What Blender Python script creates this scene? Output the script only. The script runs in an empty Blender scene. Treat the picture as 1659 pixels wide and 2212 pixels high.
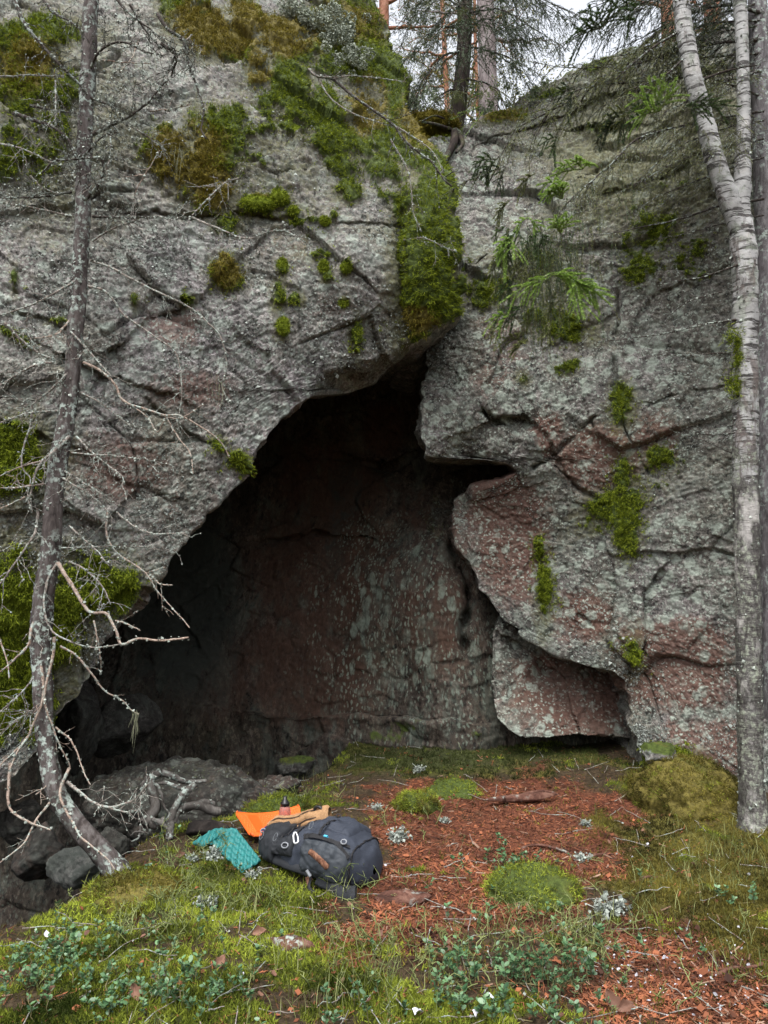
import bpy, bmesh, math
import numpy as np
from mathutils import Vector
C = bpy.context.scene
COL = C.collection
# ------------------------------------------------------------------ camera
F, CX, CY, PITCH, CAMH = 1660.0, 829.5, 1106.0, math.radians(6.0), 1.6
cam = bpy.data.cameras.new("camera")
cam_ob = bpy.data.objects.new("camera", cam); COL.objects.link(cam_ob)
cam_ob.location = (0, 0, CAMH)
cam_ob.rotation_euler = (math.radians(90) + PITCH, 0, 0)
cam.sensor_fit = 'VERTICAL'
cam.angle_y = 2 * math.atan(CY / F)
cam.clip_start = 0.05; cam.clip_end = 2000
C.camera = cam_ob
# ------------------------------------------------------------------ light: bright overcast
SUN_EL, SUN_AZ = math.radians(66), math.radians(200)
w = bpy.data.worlds.new("World"); C.world = w; w.use_nodes = True
wn = w.node_tree; bg = wn.nodes['Background']
sky = wn.nodes.new('ShaderNodeTexSky'); sky.sky_type = 'NISHITA'
sky.sun_disc = False; sky.sun_elevation = SUN_EL; sky.sun_rotation = SUN_AZ
sky.air_density = 1.0; sky.dust_density = 4.0; sky.ozone_density = 1.0
hsv = wn.nodes.new('ShaderNodeHueSaturation'); hsv.inputs['Saturation'].default_value = 0.22
wn.links.new(sky.outputs['Color'], hsv.inputs['Color'])
# overcast sky: the zenith is about three times as bright as the horizon
_tc = wn.nodes.new('ShaderNodeTexCoord'); _sx = wn.nodes.new('ShaderNodeSeparateXYZ'); wn.links.new(_tc.outputs['Generated'], _sx.inputs[0])
_mr = wn.nodes.new('ShaderNodeMapRange'); wn.links.new(_sx.outputs['Z'], _mr.inputs['Value'])
_mr.inputs['From Min'].default_value = -0.05; _mr.inputs['From Max'].default_value = 0.54; _mr.inputs['To Min'].default_value = 0.26; _mr.inputs['To Max'].default_value = 1.0
_ml = wn.nodes.new('ShaderNodeVectorMath'); _ml.operation = 'SCALE'; wn.links.new(hsv.outputs['Color'], _ml.inputs[0]); wn.links.new(_mr.outputs[0], _ml.inputs['Scale'])
wn.links.new(_ml.outputs[0], bg.inputs['Color'])
bg.inputs['Strength'].default_value = 0.15
sl = bpy.data.lights.new("sun", 'SUN'); sl.energy = 0.7; sl.angle = math.radians(25); sl.color = (1.0, 0.97, 0.92)
so = bpy.data.objects.new("sun", sl); COL.objects.link(so)
_d = Vector((math.sin(SUN_AZ) * math.cos(SUN_EL), math.cos(SUN_AZ) * math.cos(SUN_EL), math.sin(SUN_EL)))
so.rotation_euler = _d.to_track_quat('Z', 'Y').to_euler()
so.location = (0, -5, 20)
C.view_settings.view_transform = 'Standard'; C.view_settings.look = 'None'
C.view_settings.gamma = 1.0; C.view_settings.exposure = 1.5
C.render.engine = 'CYCLES'
C.cycles.max_bounces = 5; C.cycles.diffuse_bounces = 3; C.cycles.transparent_max_bounces = 8
C.cycles.use_denoising = True

# ------------------------------------------------------------------ helpers
rng = np.random.default_rng(7)
def at(px, py, Y):
    px = np.asarray(px, float); py = np.asarray(py, float); Y = np.asarray(Y, float)
    u = (px - CX) / F; v = -(py - CY) / F
    dy = math.cos(PITCH) - v * math.sin(PITCH); dz = math.sin(PITCH) + v * math.cos(PITCH)
    s = Y / dy
    return np.stack(np.broadcast_arrays(u * s, Y, CAMH + dz * s), -1)
def proj(P):
    y = P[..., 1]; z = P[..., 2] - CAMH
    yc = y * math.cos(PITCH) + z * math.sin(PITCH); zc = -y * math.sin(PITCH) + z * math.cos(PITCH)
    yc = np.where(np.abs(yc) < 1e-3, 1e-3, yc)
    return CX + F * P[..., 0] / yc, CY - F * zc / yc
def ss(x, a=0.0, b=1.0):
    t = np.clip((x - a) / (b - a), 0, 1); return t * t * (3 - 2 * t)
def tps(ctrl):
    c = np.array(ctrl, float); p = c[:, :2] / 1000; n = len(p)
    def U(d2): return d2 * np.log(d2 + 1e-9)
    K = U(((p[:, None] - p[None]) ** 2).sum(-1)) + np.eye(n) * 1e-3
    Pm = np.c_[np.ones(n), p]
    A = np.block([[K, Pm], [Pm.T, np.zeros((3, 3))]])
    sol = np.linalg.solve(A, np.r_[c[:, 2], np.zeros(3)])
    def f(x, y):
        x = np.asarray(x, float) / 1000; y = np.asarray(y, float) / 1000
        r = sol[n] + sol[n + 1] * x + sol[n + 2] * y
        for i in range(n): r = r + sol[i] * U((x - p[i, 0]) ** 2 + (y - p[i, 1]) ** 2)
        return r
    return f
def ihash(x, y, z, s=0):
    h = (x.astype(np.int64) * 374761393 + y.astype(np.int64) * 668265263 + z.astype(np.int64) * 2147483647 + s * 974634777) & 0xffffffff
    h = ((h ^ (h >> 13)) * 1274126177) & 0xffffffff
    h = ((h ^ (h >> 16)) * 2246822519) & 0xffffffff
    return (h ^ (h >> 15)) & 0xffffffff
def perlin(P, s=0):
    x, y, z = P[..., 0], P[..., 1], P[..., 2]
    xi, yi, zi = np.floor(x), np.floor(y), np.floor(z)
    fx, fy, fz = x - xi, y - yi, z - zi
    u, v, ww = [t * t * t * (t * (t * 6 - 15) + 10) for t in (fx, fy, fz)]
    xi, yi, zi = xi.astype(np.int64), yi.astype(np.int64), zi.astype(np.int64)
    def g(dx, dy, dz):
        h = ihash(xi + dx, yi + dy, zi + dz, s)
        gx = ((h & 1023) / 511.5 - 1); gy = (((h >> 10) & 1023) / 511.5 - 1); gz = (((h >> 20) & 1023) / 511.5 - 1)
        return gx * (fx - dx) + gy * (fy - dy) + gz * (fz - dz)
    l = lambda a, b, t: a + (b - a) * t
    return l(l(l(g(0,0,0), g(1,0,0), u), l(g(0,1,0), g(1,1,0), u), v),
             l(l(g(0,0,1), g(1,0,1), u), l(g(0,1,1), g(1,1,1), u), v), ww)
def fbm(P, freq, oct=4, gain=0.5, s=0, ridged=False):
    r = 0; a = 1.0; f = freq
    for i in range(oct):
        n = perlin(P * f + 17.3 * i, s + i)
        if ridged: n = 0.35 - np.abs(n)
        r = r + a * n; a *= gain; f *= 2.03
    return r
def facet(P, size, s=0):
    """angular cell noise: every cell is a tilted plane; returns (height, edge distance)"""
    Q = P / size; base = np.floor(Q).astype(np.int64)
    b1 = np.full(Q.shape[:-1], 9.0); b2 = b1.copy(); val = np.zeros(Q.shape[:-1])
    for dx in (-1, 0, 1):
        for dy in (-1, 0, 1):
            for dz in (-1, 0, 1):
                c = base + np.array([dx, dy, dz])
                h = ihash(c[..., 0], c[..., 1], c[..., 2], s)
                off = np.stack([(h & 1023), (h >> 10) & 1023, (h >> 20) & 1023], -1) / 1023.0
                d = Q - (c + off); d2 = np.sqrt((d * d).sum(-1))
                h2 = ihash(c[..., 0], c[..., 1], c[..., 2], s + 77)
                g = np.stack([(h2 & 1023), (h2 >> 10) & 1023, (h2 >> 20) & 1023], -1) / 511.5 - 1
                v = (d * g).sum(-1) + (((h2 >> 5) & 1023) / 1023.0 - 0.5) * 0.3
                m = d2 < b1
                b2 = np.where(m, b1, np.minimum(b2, d2)); val = np.where(m, v, val); b1 = np.where(m, d2, b1)
    return val * size, (b2 - b1) * size
def blobs(px, py, L):
    r = np.zeros(np.shape(px))
    for b in L:
        cx, cy, rx, ry = b[:4]; a = math.radians(b[4]) if len(b) > 4 else 0; st = b[5] if len(b) > 5 else 1
        dx = px - cx; dy = py - cy
        X = (dx * math.cos(a) + dy * math.sin(a)) / rx; Yy = (-dx * math.sin(a) + dy * math.cos(a)) / ry
        r = np.maximum(r, st * np.clip(1.5 - np.sqrt(X * X + Yy * Yy), 0, 1))
    return r
def polydist(px, py, pl):
    """distance to a polyline and the side (positive = below / right of a left-to-right line)"""
    d = np.full(np.shape(px), 1e9); sg = np.zeros(np.shape(px))
    for (x0, y0), (x1, y1) in zip(pl[:-1], pl[1:]):
        ex, ey = x1 - x0, y1 - y0; L2 = ex * ex + ey * ey
        t = np.clip(((px - x0) * ex + (py - y0) * ey) / L2, 0, 1)
        qx = px - x0 - t * ex; qy = py - y0 - t * ey
        dd = np.sqrt(qx * qx + qy * qy); s = ex * qy - ey * qx
        m = dd < d; d = np.where(m, dd, d); sg = np.where(m, np.sign(s), sg)
    return d, sg
# ---- mesh linking
def setp(o, label=None, cat=None, group=None, kind=None):
    if label: o['label'] = label
    if cat: o['category'] = cat
    if group: o['group'] = group
    if kind: o['kind'] = kind
    return o
def empty(name, loc, label=None, cat=None, group=None):
    o = bpy.data.objects.new(name, None); COL.objects.link(o); o.location = [float(v) for v in loc]
    o.empty_display_size = 0.1
    return setp(o, label, cat, group)
def mesh_obj(name, V, F, mats, parent=None, attrs=None, midx=None, smooth=True):
    """V (n,3) world coords; F list of (m,k) int arrays"""
    V = np.asarray(V, np.float32).reshape(-1, 3)
    if not isinstance(F, (list, tuple)): F = [F]
    F = [np.asarray(f, np.int32) for f in F if len(f)]
    me = bpy.data.meshes.new(name)
    off = np.zeros(3, np.float32)
    if parent is not None:
        p = parent; off = np.zeros(3)
        while p is not None: off = off + np.array(p.location); p = p.parent
        V = V - off.astype(np.float32)
    else:
        off = np.array([V[:, 0].mean(), V[:, 1].mean(), V[:, 2].min()], np.float32); V = V - off
    me.vertices.add(len(V)); me.vertices.foreach_set('co', V.ravel())
    nl = sum(f.size for f in F); nf = sum(len(f) for f in F)
    me.loops.add(nl); me.loops.foreach_set('vertex_index', np.concatenate([f.ravel() for f in F]))
    me.polygons.add(nf)
    tot = np.concatenate([np.full(len(f), f.shape[1], np.int32) for f in F])
    st = np.concatenate([[0], np.cumsum(tot)[:-1]]).astype(np.int32)
    me.polygons.foreach_set('loop_start', st); me.polygons.foreach_set('loop_total', tot)
    if midx is not None: me.polygons.foreach_set('material_index', np.asarray(midx, np.int32))
    me.polygons.foreach_set('use_smooth', np.full(nf, smooth, bool))
    for k, v in (attrs or {}).items():
        a = me.attributes.new(k, 'FLOAT', 'POINT'); a.data.foreach_set('value', np.asarray(v, np.float32).ravel())
    for m in (mats if isinstance(mats, (list, tuple)) else [mats]): me.materials.append(m)
    me.update(); me.validate()
    o = bpy.data.objects.new(name, me); COL.objects.link(o)
    if parent is not None: o.parent = parent
    else: o.location = [float(v) for v in off]
    return o
def grid_faces(R, Cc, close_c=False):
    i = np.arange(R - 1)[:, None]; j = np.arange(Cc if close_c else Cc - 1)[None]
    j2 = (j + 1) % Cc
    a = i * Cc + j; b = i * Cc + j2; c = (i + 1) * Cc + j2; d = (i + 1) * Cc + j
    return np.stack([a, b, c, d], -1).reshape(-1, 4)
def grid_normals(P):
    du = np.gradient(P, axis=1); dv = np.gradient(P, axis=0)
    n = np.cross(du, dv); return n / (np.linalg.norm(n, axis=-1, keepdims=True) + 1e-9)
def blur(N, it=2, r=3):
    for _ in range(it):
        for ax_ in (0, 1):
            Q = np.pad(N, [(r, r) if k == ax_ else (0, 0) for k in range(3)], 'edge'); c = np.cumsum(np.insert(Q, 0, 0, axis=ax_), axis=ax_); n = N.shape[ax_]
            N = (np.take(c, np.arange(2 * r + 1, 2 * r + 1 + n), ax_) - np.take(c, np.arange(n), ax_)) / (2 * r + 1)
    return N / (np.linalg.norm(N, axis=-1, keepdims=True) + 1e-9)
class MB:
    """collects pieces of one mesh"""
    def __init__(s): s.V = []; s.Q = []; s.T = []; s.mq = []; s.mt = []; s.n = 0; s.A = []
    def add(s, V, F, mi=0, a=None):
        V = np.asarray(V, float).reshape(-1, 3); F = np.asarray(F, int)
        if not len(F): return
        (s.Q if F.shape[1] == 4 else s.T).append(F + s.n)
        (s.mq if F.shape[1] == 4 else s.mt).append(np.full(len(F), mi))
        s.V.append(V); s.n += len(V)
        s.A.append(np.full(len(V), rng.random()) if a is None else np.broadcast_to(np.asarray(a, float), (len(V),)))
    def build(s, name, mats, parent=None, smooth=True):
        F = []; m = []
        if s.Q: F.append(np.concatenate(s.Q)); m.append(np.concatenate(s.mq))
        if s.T: F.append(np.concatenate(s.T)); m.append(np.concatenate(s.mt))
        return mesh_obj(name, np.concatenate(s.V), F, mats, parent, {'rnd': np.concatenate(s.A)}, np.concatenate(m), smooth)
def resample(P, n):
    P = np.asarray(P, float)
    # Catmull-Rom through the points, resampled evenly
    Q = np.vstack([2 * P[0] - P[1], P, 2 * P[-1] - P[-2]]); out = []
    for i in range(1, len(Q) - 2):
        t = np.linspace(0, 1, 9)[:-1, None]
        p0, p1, p2, p3 = Q[i - 1], Q[i], Q[i + 1], Q[i + 2]
        out.append(0.5 * (2 * p1 + (p2 - p0) * t + (2 * p0 - 5 * p1 + 4 * p2 - p3) * t ** 2 + (3 * p1 - p0 - 3 * p2 + p3) * t ** 3))
    D = np.vstack(out + [P[-1:]])
    L = np.r_[0, np.cumsum(np.linalg.norm(np.diff(D[:, :3], axis=0), axis=1))]
    s = np.linspace(0, L[-1], n)
    return np.stack([np.interp(s, L, D[:, k]) for k in range(D.shape[1])], 1)
def tube(P, R, sides=5, cap=True, wob=None):
    P = np.asarray(P, float)[:, :3]; n = len(P); R = np.broadcast_to(np.asarray(R, float), (n,))
    T = np.gradient(P, axis=0); T /= np.linalg.norm(T, axis=1, keepdims=True) + 1e-12
    ref = np.array([0.31, 0.17, 0.93]) if abs(T[:, 2]).mean() < 0.8 else np.array([0.9, 0.3, 0.1])
    X = np.cross(T, ref); X /= np.linalg.norm(X, axis=1, keepdims=True) + 1e-12
    Yv = np.cross(T, X)
    a = np.linspace(0, 2 * np.pi, sides, endpoint=False)
    rr = R[:, None] * (np.ones((n, sides)) if wob is None else wob)
    V = P[:, None] + rr[..., None] * (np.cos(a)[None, :, None] * X[:, None] + np.sin(a)[None, :, None] * Yv[:, None])
    return V.reshape(-1, 3), grid_faces(n, sides, True)[:, ::-1]
def unit(v): return v / (np.linalg.norm(v, axis=-1, keepdims=True) + 1e-12)

# ------------------------------------------------------------------ material helpers
def nd(nt, t, ins=None, **props):
    n = nt.nodes.new(t)
    for k, v in props.items(): setattr(n, k, v)
    for k, v in (ins or {}).items():
        if isinstance(v, bpy.types.NodeSocket): nt.links.new(v, n.inputs[k])
        else: n.inputs[k].default_value = v
    return n
def posn(nt): return nd(nt, 'ShaderNodeNewGeometry').outputs['Position']
def objc(nt): return nd(nt, 'ShaderNodeTexCoord').outputs['Object']
def noi(nt, vec, scale, detail=4, rough=0.55, dist=0.0):
    return nd(nt, 'ShaderNodeTexNoise', {'Vector': vec, 'Scale': scale, 'Detail': detail, 'Roughness': rough, 'Distortion': dist}).outputs['Fac']
def vor(nt, vec, scale, out='Distance', feature='F1'):
    return nd(nt, 'ShaderNodeTexVoronoi', {'Vector': vec, 'Scale': scale}, feature=feature).outputs[out]
def ramp(nt, fac, stops, interp='LINEAR'):
    n = nd(nt, 'ShaderNodeValToRGB', {'Fac': fac}); cr = n.color_ramp; cr.interpolation = interp
    while len(cr.elements) < len(stops): cr.elements.new(0.5)
    for e, (p, c) in zip(cr.elements, stops):
        e.position = p; e.color = (c, c, c, 1) if isinstance(c, (int, float)) else (*c, 1)
    return n.outputs['Color']
def mix(nt, fac, a, b, blend='MIX'):
    n = nt.nodes.new('ShaderNodeMix'); n.data_type = 'RGBA'; n.blend_type = blend
    for idx, v in ((0, fac), (6, a), (7, b)):
        if isinstance(v, bpy.types.NodeSocket): nt.links.new(v, n.inputs[idx])
        elif idx == 0: n.inputs[0].default_value = v
        else: n.inputs[idx].default_value = (*v, 1)
    return n.outputs[2]
def mth(nt, op, a, b=0.0, clamp=False):
    n = nt.nodes.new('ShaderNodeMath'); n.operation = op; n.use_clamp = clamp
    for i, v in enumerate((a, b)):
        if isinstance(v, bpy.types.NodeSocket): nt.links.new(v, n.inputs[i])
        else: n.inputs[i].default_value = v
    return n.outputs[0]
def att(nt, name): return nd(nt, 'ShaderNodeAttribute', attribute_name=name).outputs['Fac']
def newmat(name):
    m = bpy.data.materials.new(name); m.use_nodes = True
    return m, m.node_tree, m.node_tree.nodes['Principled BSDF']
def setin(nt, b, k, v):
    if isinstance(v, bpy.types.NodeSocket): nt.links.new(v, b.inputs[k])
    else: b.inputs[k].default_value = (*v, 1) if isinstance(v, tuple) and len(v) == 3 else v
def bump(nt, b, h, strength=0.5, dist=0.02):
    n = nd(nt, 'ShaderNodeBump', {'Height': h, 'Strength': strength, 'Distance': dist}); nt.links.new(n.outputs[0], b.inputs['Normal'])
def simple(name, col, rough=0.6, var=0.25, scale=30, bmp=0.0, metal=0.0, spec=0.4, rnd=False, col2=None):
    m, nt, b = newmat(name); v = objc(nt); n = noi(nt, v, scale, 5)
    if rnd: n = mth(nt, 'ADD', mth(nt, 'MULTIPLY', n, 0.4), mth(nt, 'MULTIPLY', att(nt, 'rnd'), 0.6))
    lo = tuple(c * (1 - var) for c in col); hi = col2 if col2 else tuple(min(1, c * (1 + var)) for c in col)
    setin(nt, b, 'Base Color', ramp(nt, n, [(0.2, lo), (0.8, hi)])); setin(nt, b, 'Roughness', rough)
    setin(nt, b, 'Metallic', metal); setin(nt, b, 'Specular IOR Level', spec)
    if bmp: bump(nt, b, noi(nt, v, scale * 2, 4), bmp, 0.01)
    return m

def rock_mat(name, dark, mid, light, lich, lich_amt, redc, wet=0.0, shift=0.0, zs=1.0):
    m, nt, b = newmat(name); p = nd(nt, 'ShaderNodeMapping', {'Vector': posn(nt), 'Scale': (1, 1, zs)}).outputs[0]
    n1 = noi(nt, p, 0.9, 5, 0.6, 0.6); n2 = noi(nt, p, 7, 10, 0.72, 0.8); n3 = noi(nt, p, 34, 8, 0.7); n4 = noi(nt, p, 3.0, 6, 0.6, 1.0); n5 = noi(nt, p, 85, 5, 0.7)
    rag = nd(nt, 'ShaderNodeVectorMath', {0: p, 1: nd(nt, 'ShaderNodeVectorMath', {0: nd(nt, 'ShaderNodeTexNoise', {'Vector': p, 'Scale': 38.0, 'Detail': 5.0, 'Roughness': 0.7}).outputs['Color'], 'Scale': 0.05}, operation='SCALE').outputs[0]}, operation='ADD').outputs[0]
    ce = mth(nt, 'ADD', mth(nt, 'MULTIPLY', nd(nt, 'ShaderNodeSeparateXYZ', {0: vor(nt, rag, 26.0, 'Color')}).outputs[0], 0.09), mth(nt, 'MULTIPLY', nd(nt, 'ShaderNodeSeparateXYZ', {0: vor(nt, rag, 62.0, 'Color')}).outputs[1], 0.10))
    f = mth(nt, 'ADD', mth(nt, 'ADD', mth(nt, 'MULTIPLY', n2, 0.40), mth(nt, 'MULTIPLY', n3, 0.28)), mth(nt, 'ADD', mth(nt, 'MULTIPLY', n5, 0.14), ce))
    col = ramp(nt, f, [(0.425 + shift, dark), (0.475 + shift, mid), (0.53 + shift, mid), (0.59 + shift, light)])
    tone = ramp(nt, n1, [(0.30, (0.80, 0.79, 0.62)), (0.45, (0.98, 0.96, 0.90)), (0.58, (1.06, 1.01, 1.03)), (0.75, (1.16, 1.08, 1.12))])
    col = mix(nt, 1.0, col, tone, 'MULTIPLY')
    col = mix(nt, 1.0, col, ramp(nt, noi(nt, p, 2.1, 7, .68, .5), [(.36, (.52, .53, .52)), (.47, (.95, .95, .93)), (.62, (1.16, 1.15, 1.17))]), 'MULTIPLY')
    # soft pale lichen mottling
    sm_ = mth(nt, 'MULTIPLY', ramp(nt, noi(nt, p, 4.6, 8, .72, .7), [(.49, 0.0), (.60, .6)]), ramp(nt, n1, [(.35, .25), (.6, 1.0)]))
    col = mix(nt, mth(nt, 'MULTIPLY', sm_, lich_amt), col, tuple(.62 * c for c in lich))
    # reddish iron-stained bare rock
    rm = ramp(nt, mth(nt, 'ADD', att(nt, 'red'), mth(nt, 'MULTIPLY', mth(nt, 'SUBTRACT', n2, 0.5), 1.6)), [(0.34, 0.0), (0.70, 0.82)])
    rc = ramp(nt, n3, [(0.3, tuple(c * 0.45 for c in redc)), (0.65, redc)])
    col = mix(nt, rm, col, rc)
    # crust lichen: pale green rosettes, two sizes
    wv = nd(nt, 'ShaderNodeVectorMath', {0: p, 1: nd(nt, 'ShaderNodeVectorMath', {0: nd(nt, 'ShaderNodeTexNoise', {'Vector': p, 'Scale': 9.0, 'Detail': 3.0}).outputs['Color'], 'Scale': 0.10}, operation='SCALE').outputs[0]}, operation='ADD').outputs[0]
    v1 = vor(nt, wv, 8.0); v2 = vor(nt, wv, 30.0)
    zone = mth(nt, 'ADD', n4, att(nt, 'lich'))
    l1 = mth(nt, 'MULTIPLY', ramp(nt, v1, [(0.30, 1.0), (0.42, 0.0)]), ramp(nt, zone, [(0.55, 0.0), (0.68, 1.0)]))
    l2 = mth(nt, 'MULTIPLY', ramp(nt, v2, [(0.26, 1.0), (0.40, 0.0)]), ramp(nt, zone, [(0.42, 0.0), (0.6, 1.0)]))
    lm = mth(nt, 'MULTIPLY', mth(nt, 'MAXIMUM', l1, l2), ramp(nt, n3, [(0.33, 0.15), (0.55, lich_amt)]))
    lc = ramp(nt, n2, [(0.35, tuple(c * 0.7 for c in lich)), (0.65, lich)])
    col = mix(nt, lm, col, lc)
    # thin green film of algae and young moss
    fm = ramp(nt, mth(nt, 'ADD', att(nt, 'film'), mth(nt, 'MULTIPLY', mth(nt, 'SUBTRACT', mth(nt, 'ADD', n2, mth(nt, 'MULTIPLY', n3, .5)), 0.75), 1.5)), [(0.30, 0.0), (0.75, 0.8)])
    col = mix(nt, fm, col, ramp(nt, n3, [(.3, (.028, .032, .012)), (.65, (.115, .112, .045))]))
    # dark algae streaks; also painted shade on undersides, cave wall and pit rock
    dm = ramp(nt, mth(nt, 'ADD', att(nt, 'dark'), mth(nt, 'MULTIPLY', mth(nt, 'SUBTRACT', n2, 0.5), 1.2)), [(0.42, 0.0), (0.65, 0.85)])
    col = mix(nt, dm, col, (0.035, 0.042, 0.036))
    # moss film
    mo = att(nt, 'moss')
    mm = ramp(nt, mth(nt, 'ADD', mo, mth(nt, 'MULTIPLY', mth(nt, 'SUBTRACT', n3, 0.5), 0.8)), [(0.35, 0.0), (0.6, 1.0)])
    mc = mix(nt, ramp(nt, mth(nt, 'ADD', att(nt, 'gold'), mth(nt, 'MULTIPLY', mth(nt, 'SUBTRACT', n4, 0.5), 1.5)), [(0.35, 0.0), (0.65, 1.0)]), (0.06, 0.085, 0.014), (0.14, 0.115, 0.025))
    mc = mix(nt, 1.0, mc, ramp(nt, n3, [(0.3, 0.35), (0.7, 1.3)]), 'MULTIPLY')
    col = mix(nt, mm, col, mc)
    setin(nt, b, 'Base Color', col); setin(nt, b, 'Roughness', 0.85 - wet); setin(nt, b, 'Specular IOR Level', 0.3)
    h = mth(nt, 'ADD', mth(nt, 'ADD', n3, mth(nt, 'MULTIPLY', n2, 1.2)), mth(nt, 'MULTIPLY', lm, 0.25))
    bump(nt, b, h, 0.6, 0.012)
    return m
ROCK = rock_mat('grey_granite', (0.032, 0.031, 0.031), (0.140, 0.135, 0.131), (0.33, 0.32, 0.32), (0.36, 0.41, 0.36), 0.85, (0.17, 0.105, 0.085))
ROCKR = rock_mat('stained_granite', (0.024, 0.024, 0.023), (0.102, 0.098, 0.090), (0.25, 0.245, 0.23), (0.36, 0.41, 0.35), 0.9, (0.15, 0.078, 0.058))
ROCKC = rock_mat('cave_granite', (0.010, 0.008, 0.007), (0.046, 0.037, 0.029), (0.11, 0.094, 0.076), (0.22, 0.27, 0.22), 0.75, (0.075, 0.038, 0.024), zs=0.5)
STONE = rock_mat('stone', (0.05, 0.052, 0.05), (0.14, 0.14, 0.135), (0.24, 0.24, 0.23), (0.36, 0.4, 0.34), 0.5, (0.16, 0.09, 0.07))

# ------------------------------------------------------------------ rock masses
def rock_disp(P, s, big=1.0, fine=1.0):
    W = P + 0.12 * np.stack([perlin(P * 2.1, s + 40), perlin(P * 2.1, s + 41), perlin(P * 2.1, s + 42)], -1)
    f1, e1 = facet(W * np.array([1, 1, 1.25]), 0.95, s); f2, e2 = facet(W * np.array([1, 1, 1.4]), 0.34, s + 3)
    f3, e3 = facet(W * np.array([1, 1, 1.7]), 0.11, s + 4)
    d = big * 0.075 * f1 + big * 0.075 * f2 + fine * 0.075 * f3
    d += big * 0.08 * fbm(P, 0.8, 3, 0.5, s + 5)
    d -= 0.035 * big * np.exp(-(e1 / 0.02) ** 2) * ss(perlin(P * 1.3, s + 9), 0.0, 0.25)
    st = P * np.array([1.0, 1.0, 1.15])
    d += fine * (0.010 * fbm(st, 5.5, 3, 0.6, s + 6, True) + 0.016 * fbm(st, 19, 4, 0.8, s + 7))
    return d
def apply_lines(px, py, Y, grooves, ledges, jit):
    for pl, wd, dp in grooves:
        d, _ = polydist(px, py + 1.6 * jit, pl); nz_ = perlin(np.stack([px * .022, py * .022, px * 0], -1), 71); Y = Y + dp * 1.3 * ss(nz_, -.28, .25) * np.exp(-(d / (wd * (.45 + .9 * np.clip(nz_ + .3, 0, 1)))) ** 2)
    for pl, dp, L in ledges:
        d, sg = polydist(px, py + 1.6 * jit, pl); Y = Y + np.where(sg > 0, dp * (.35 + .65 * ss(perlin(np.stack([px * .015, py * .015, px * 0 + 4], -1), 72), -.3, .25)) * ss(d, 0, 7) * np.exp(-d / L), 0)
    return Y

def lowpass(a, r):
    k = np.exp(-(np.arange(-3 * r, 3 * r + 1) / r) ** 2 / 2); k /= k.sum(); Q = np.pad(a, [(3 * r, 3 * r)] + [(0, 0)] * (a.ndim - 1), 'edge')
    return sum(k[i] * Q[i:i + len(a)] for i in range(len(k)))
def film_of(px, py, L, k=1.9): return blobs(px, py, [(b[0], b[1], b[2] * k, b[3] * k) + tuple(b[4:]) for b in L])
def soften(P, col, wd):
    k = np.array([0, 1, 2, 3, 2, 1, 0]) / 9.0; Q = np.pad(P, ((3, 3), (0, 0), (0, 0)), 'edge'); S = sum(k[i] * Q[i:i + len(P)] for i in range(7))
    w_ = np.exp(-((np.arange(P.shape[1]) - col) / wd) ** 2)[None, :, None]; return P * (1 - w_) + S * w_
# ---- the leaning boulder (left)
LX = np.array([(-360,660),(-150,720),(0,790),(60,832),(110,856),(180,879),(215,868),(255,885),(300,925),(350,958),(400,969),(480,971),(560,974),(640,979),(672,977),(690,955),(715,930),(735,886),(760,872),(790,838),(822,800),(842,742),(846,676),(870,640),(910,603),(950,572),(990,541),(1010,537),(1030,525),(1060,490),(1100,450),(1160,398),(1230,350),(1275,310),(1310,288),(1380,232),(1460,196),(1545,136),(1610,92),(1680,20),(1800,-120)], float)
LY = tps([(-600,0,5.7),(-600,900,5.1),(-600,1700,4.8),(-200,0,5.7),(-200,800,5.05),(-200,1700,4.9),(0,1650,5.1),(100,1600,5.35),(200,1450,5.4),(300,1300,5.45),(535,1020,5.7),(670,840,6.0),(880,735,6.25),(975,670,6.3),(975,400,6.65),(870,215,7.4),(790,0,8.0),(650,0,7.2),(500,0,6.8),(200,0,6.2),(0,0,5.9),(200,500,5.5),(500,500,5.85),(700,500,6.0),(860,600,6.05),(400,800,5.5),(200,1000,5.3),(0,1200,5.1),(700,250,6.5),(880,420,6.35),(500,-150,7.4),(0,-150,6.4),(700,-200,8.6)])
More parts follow.
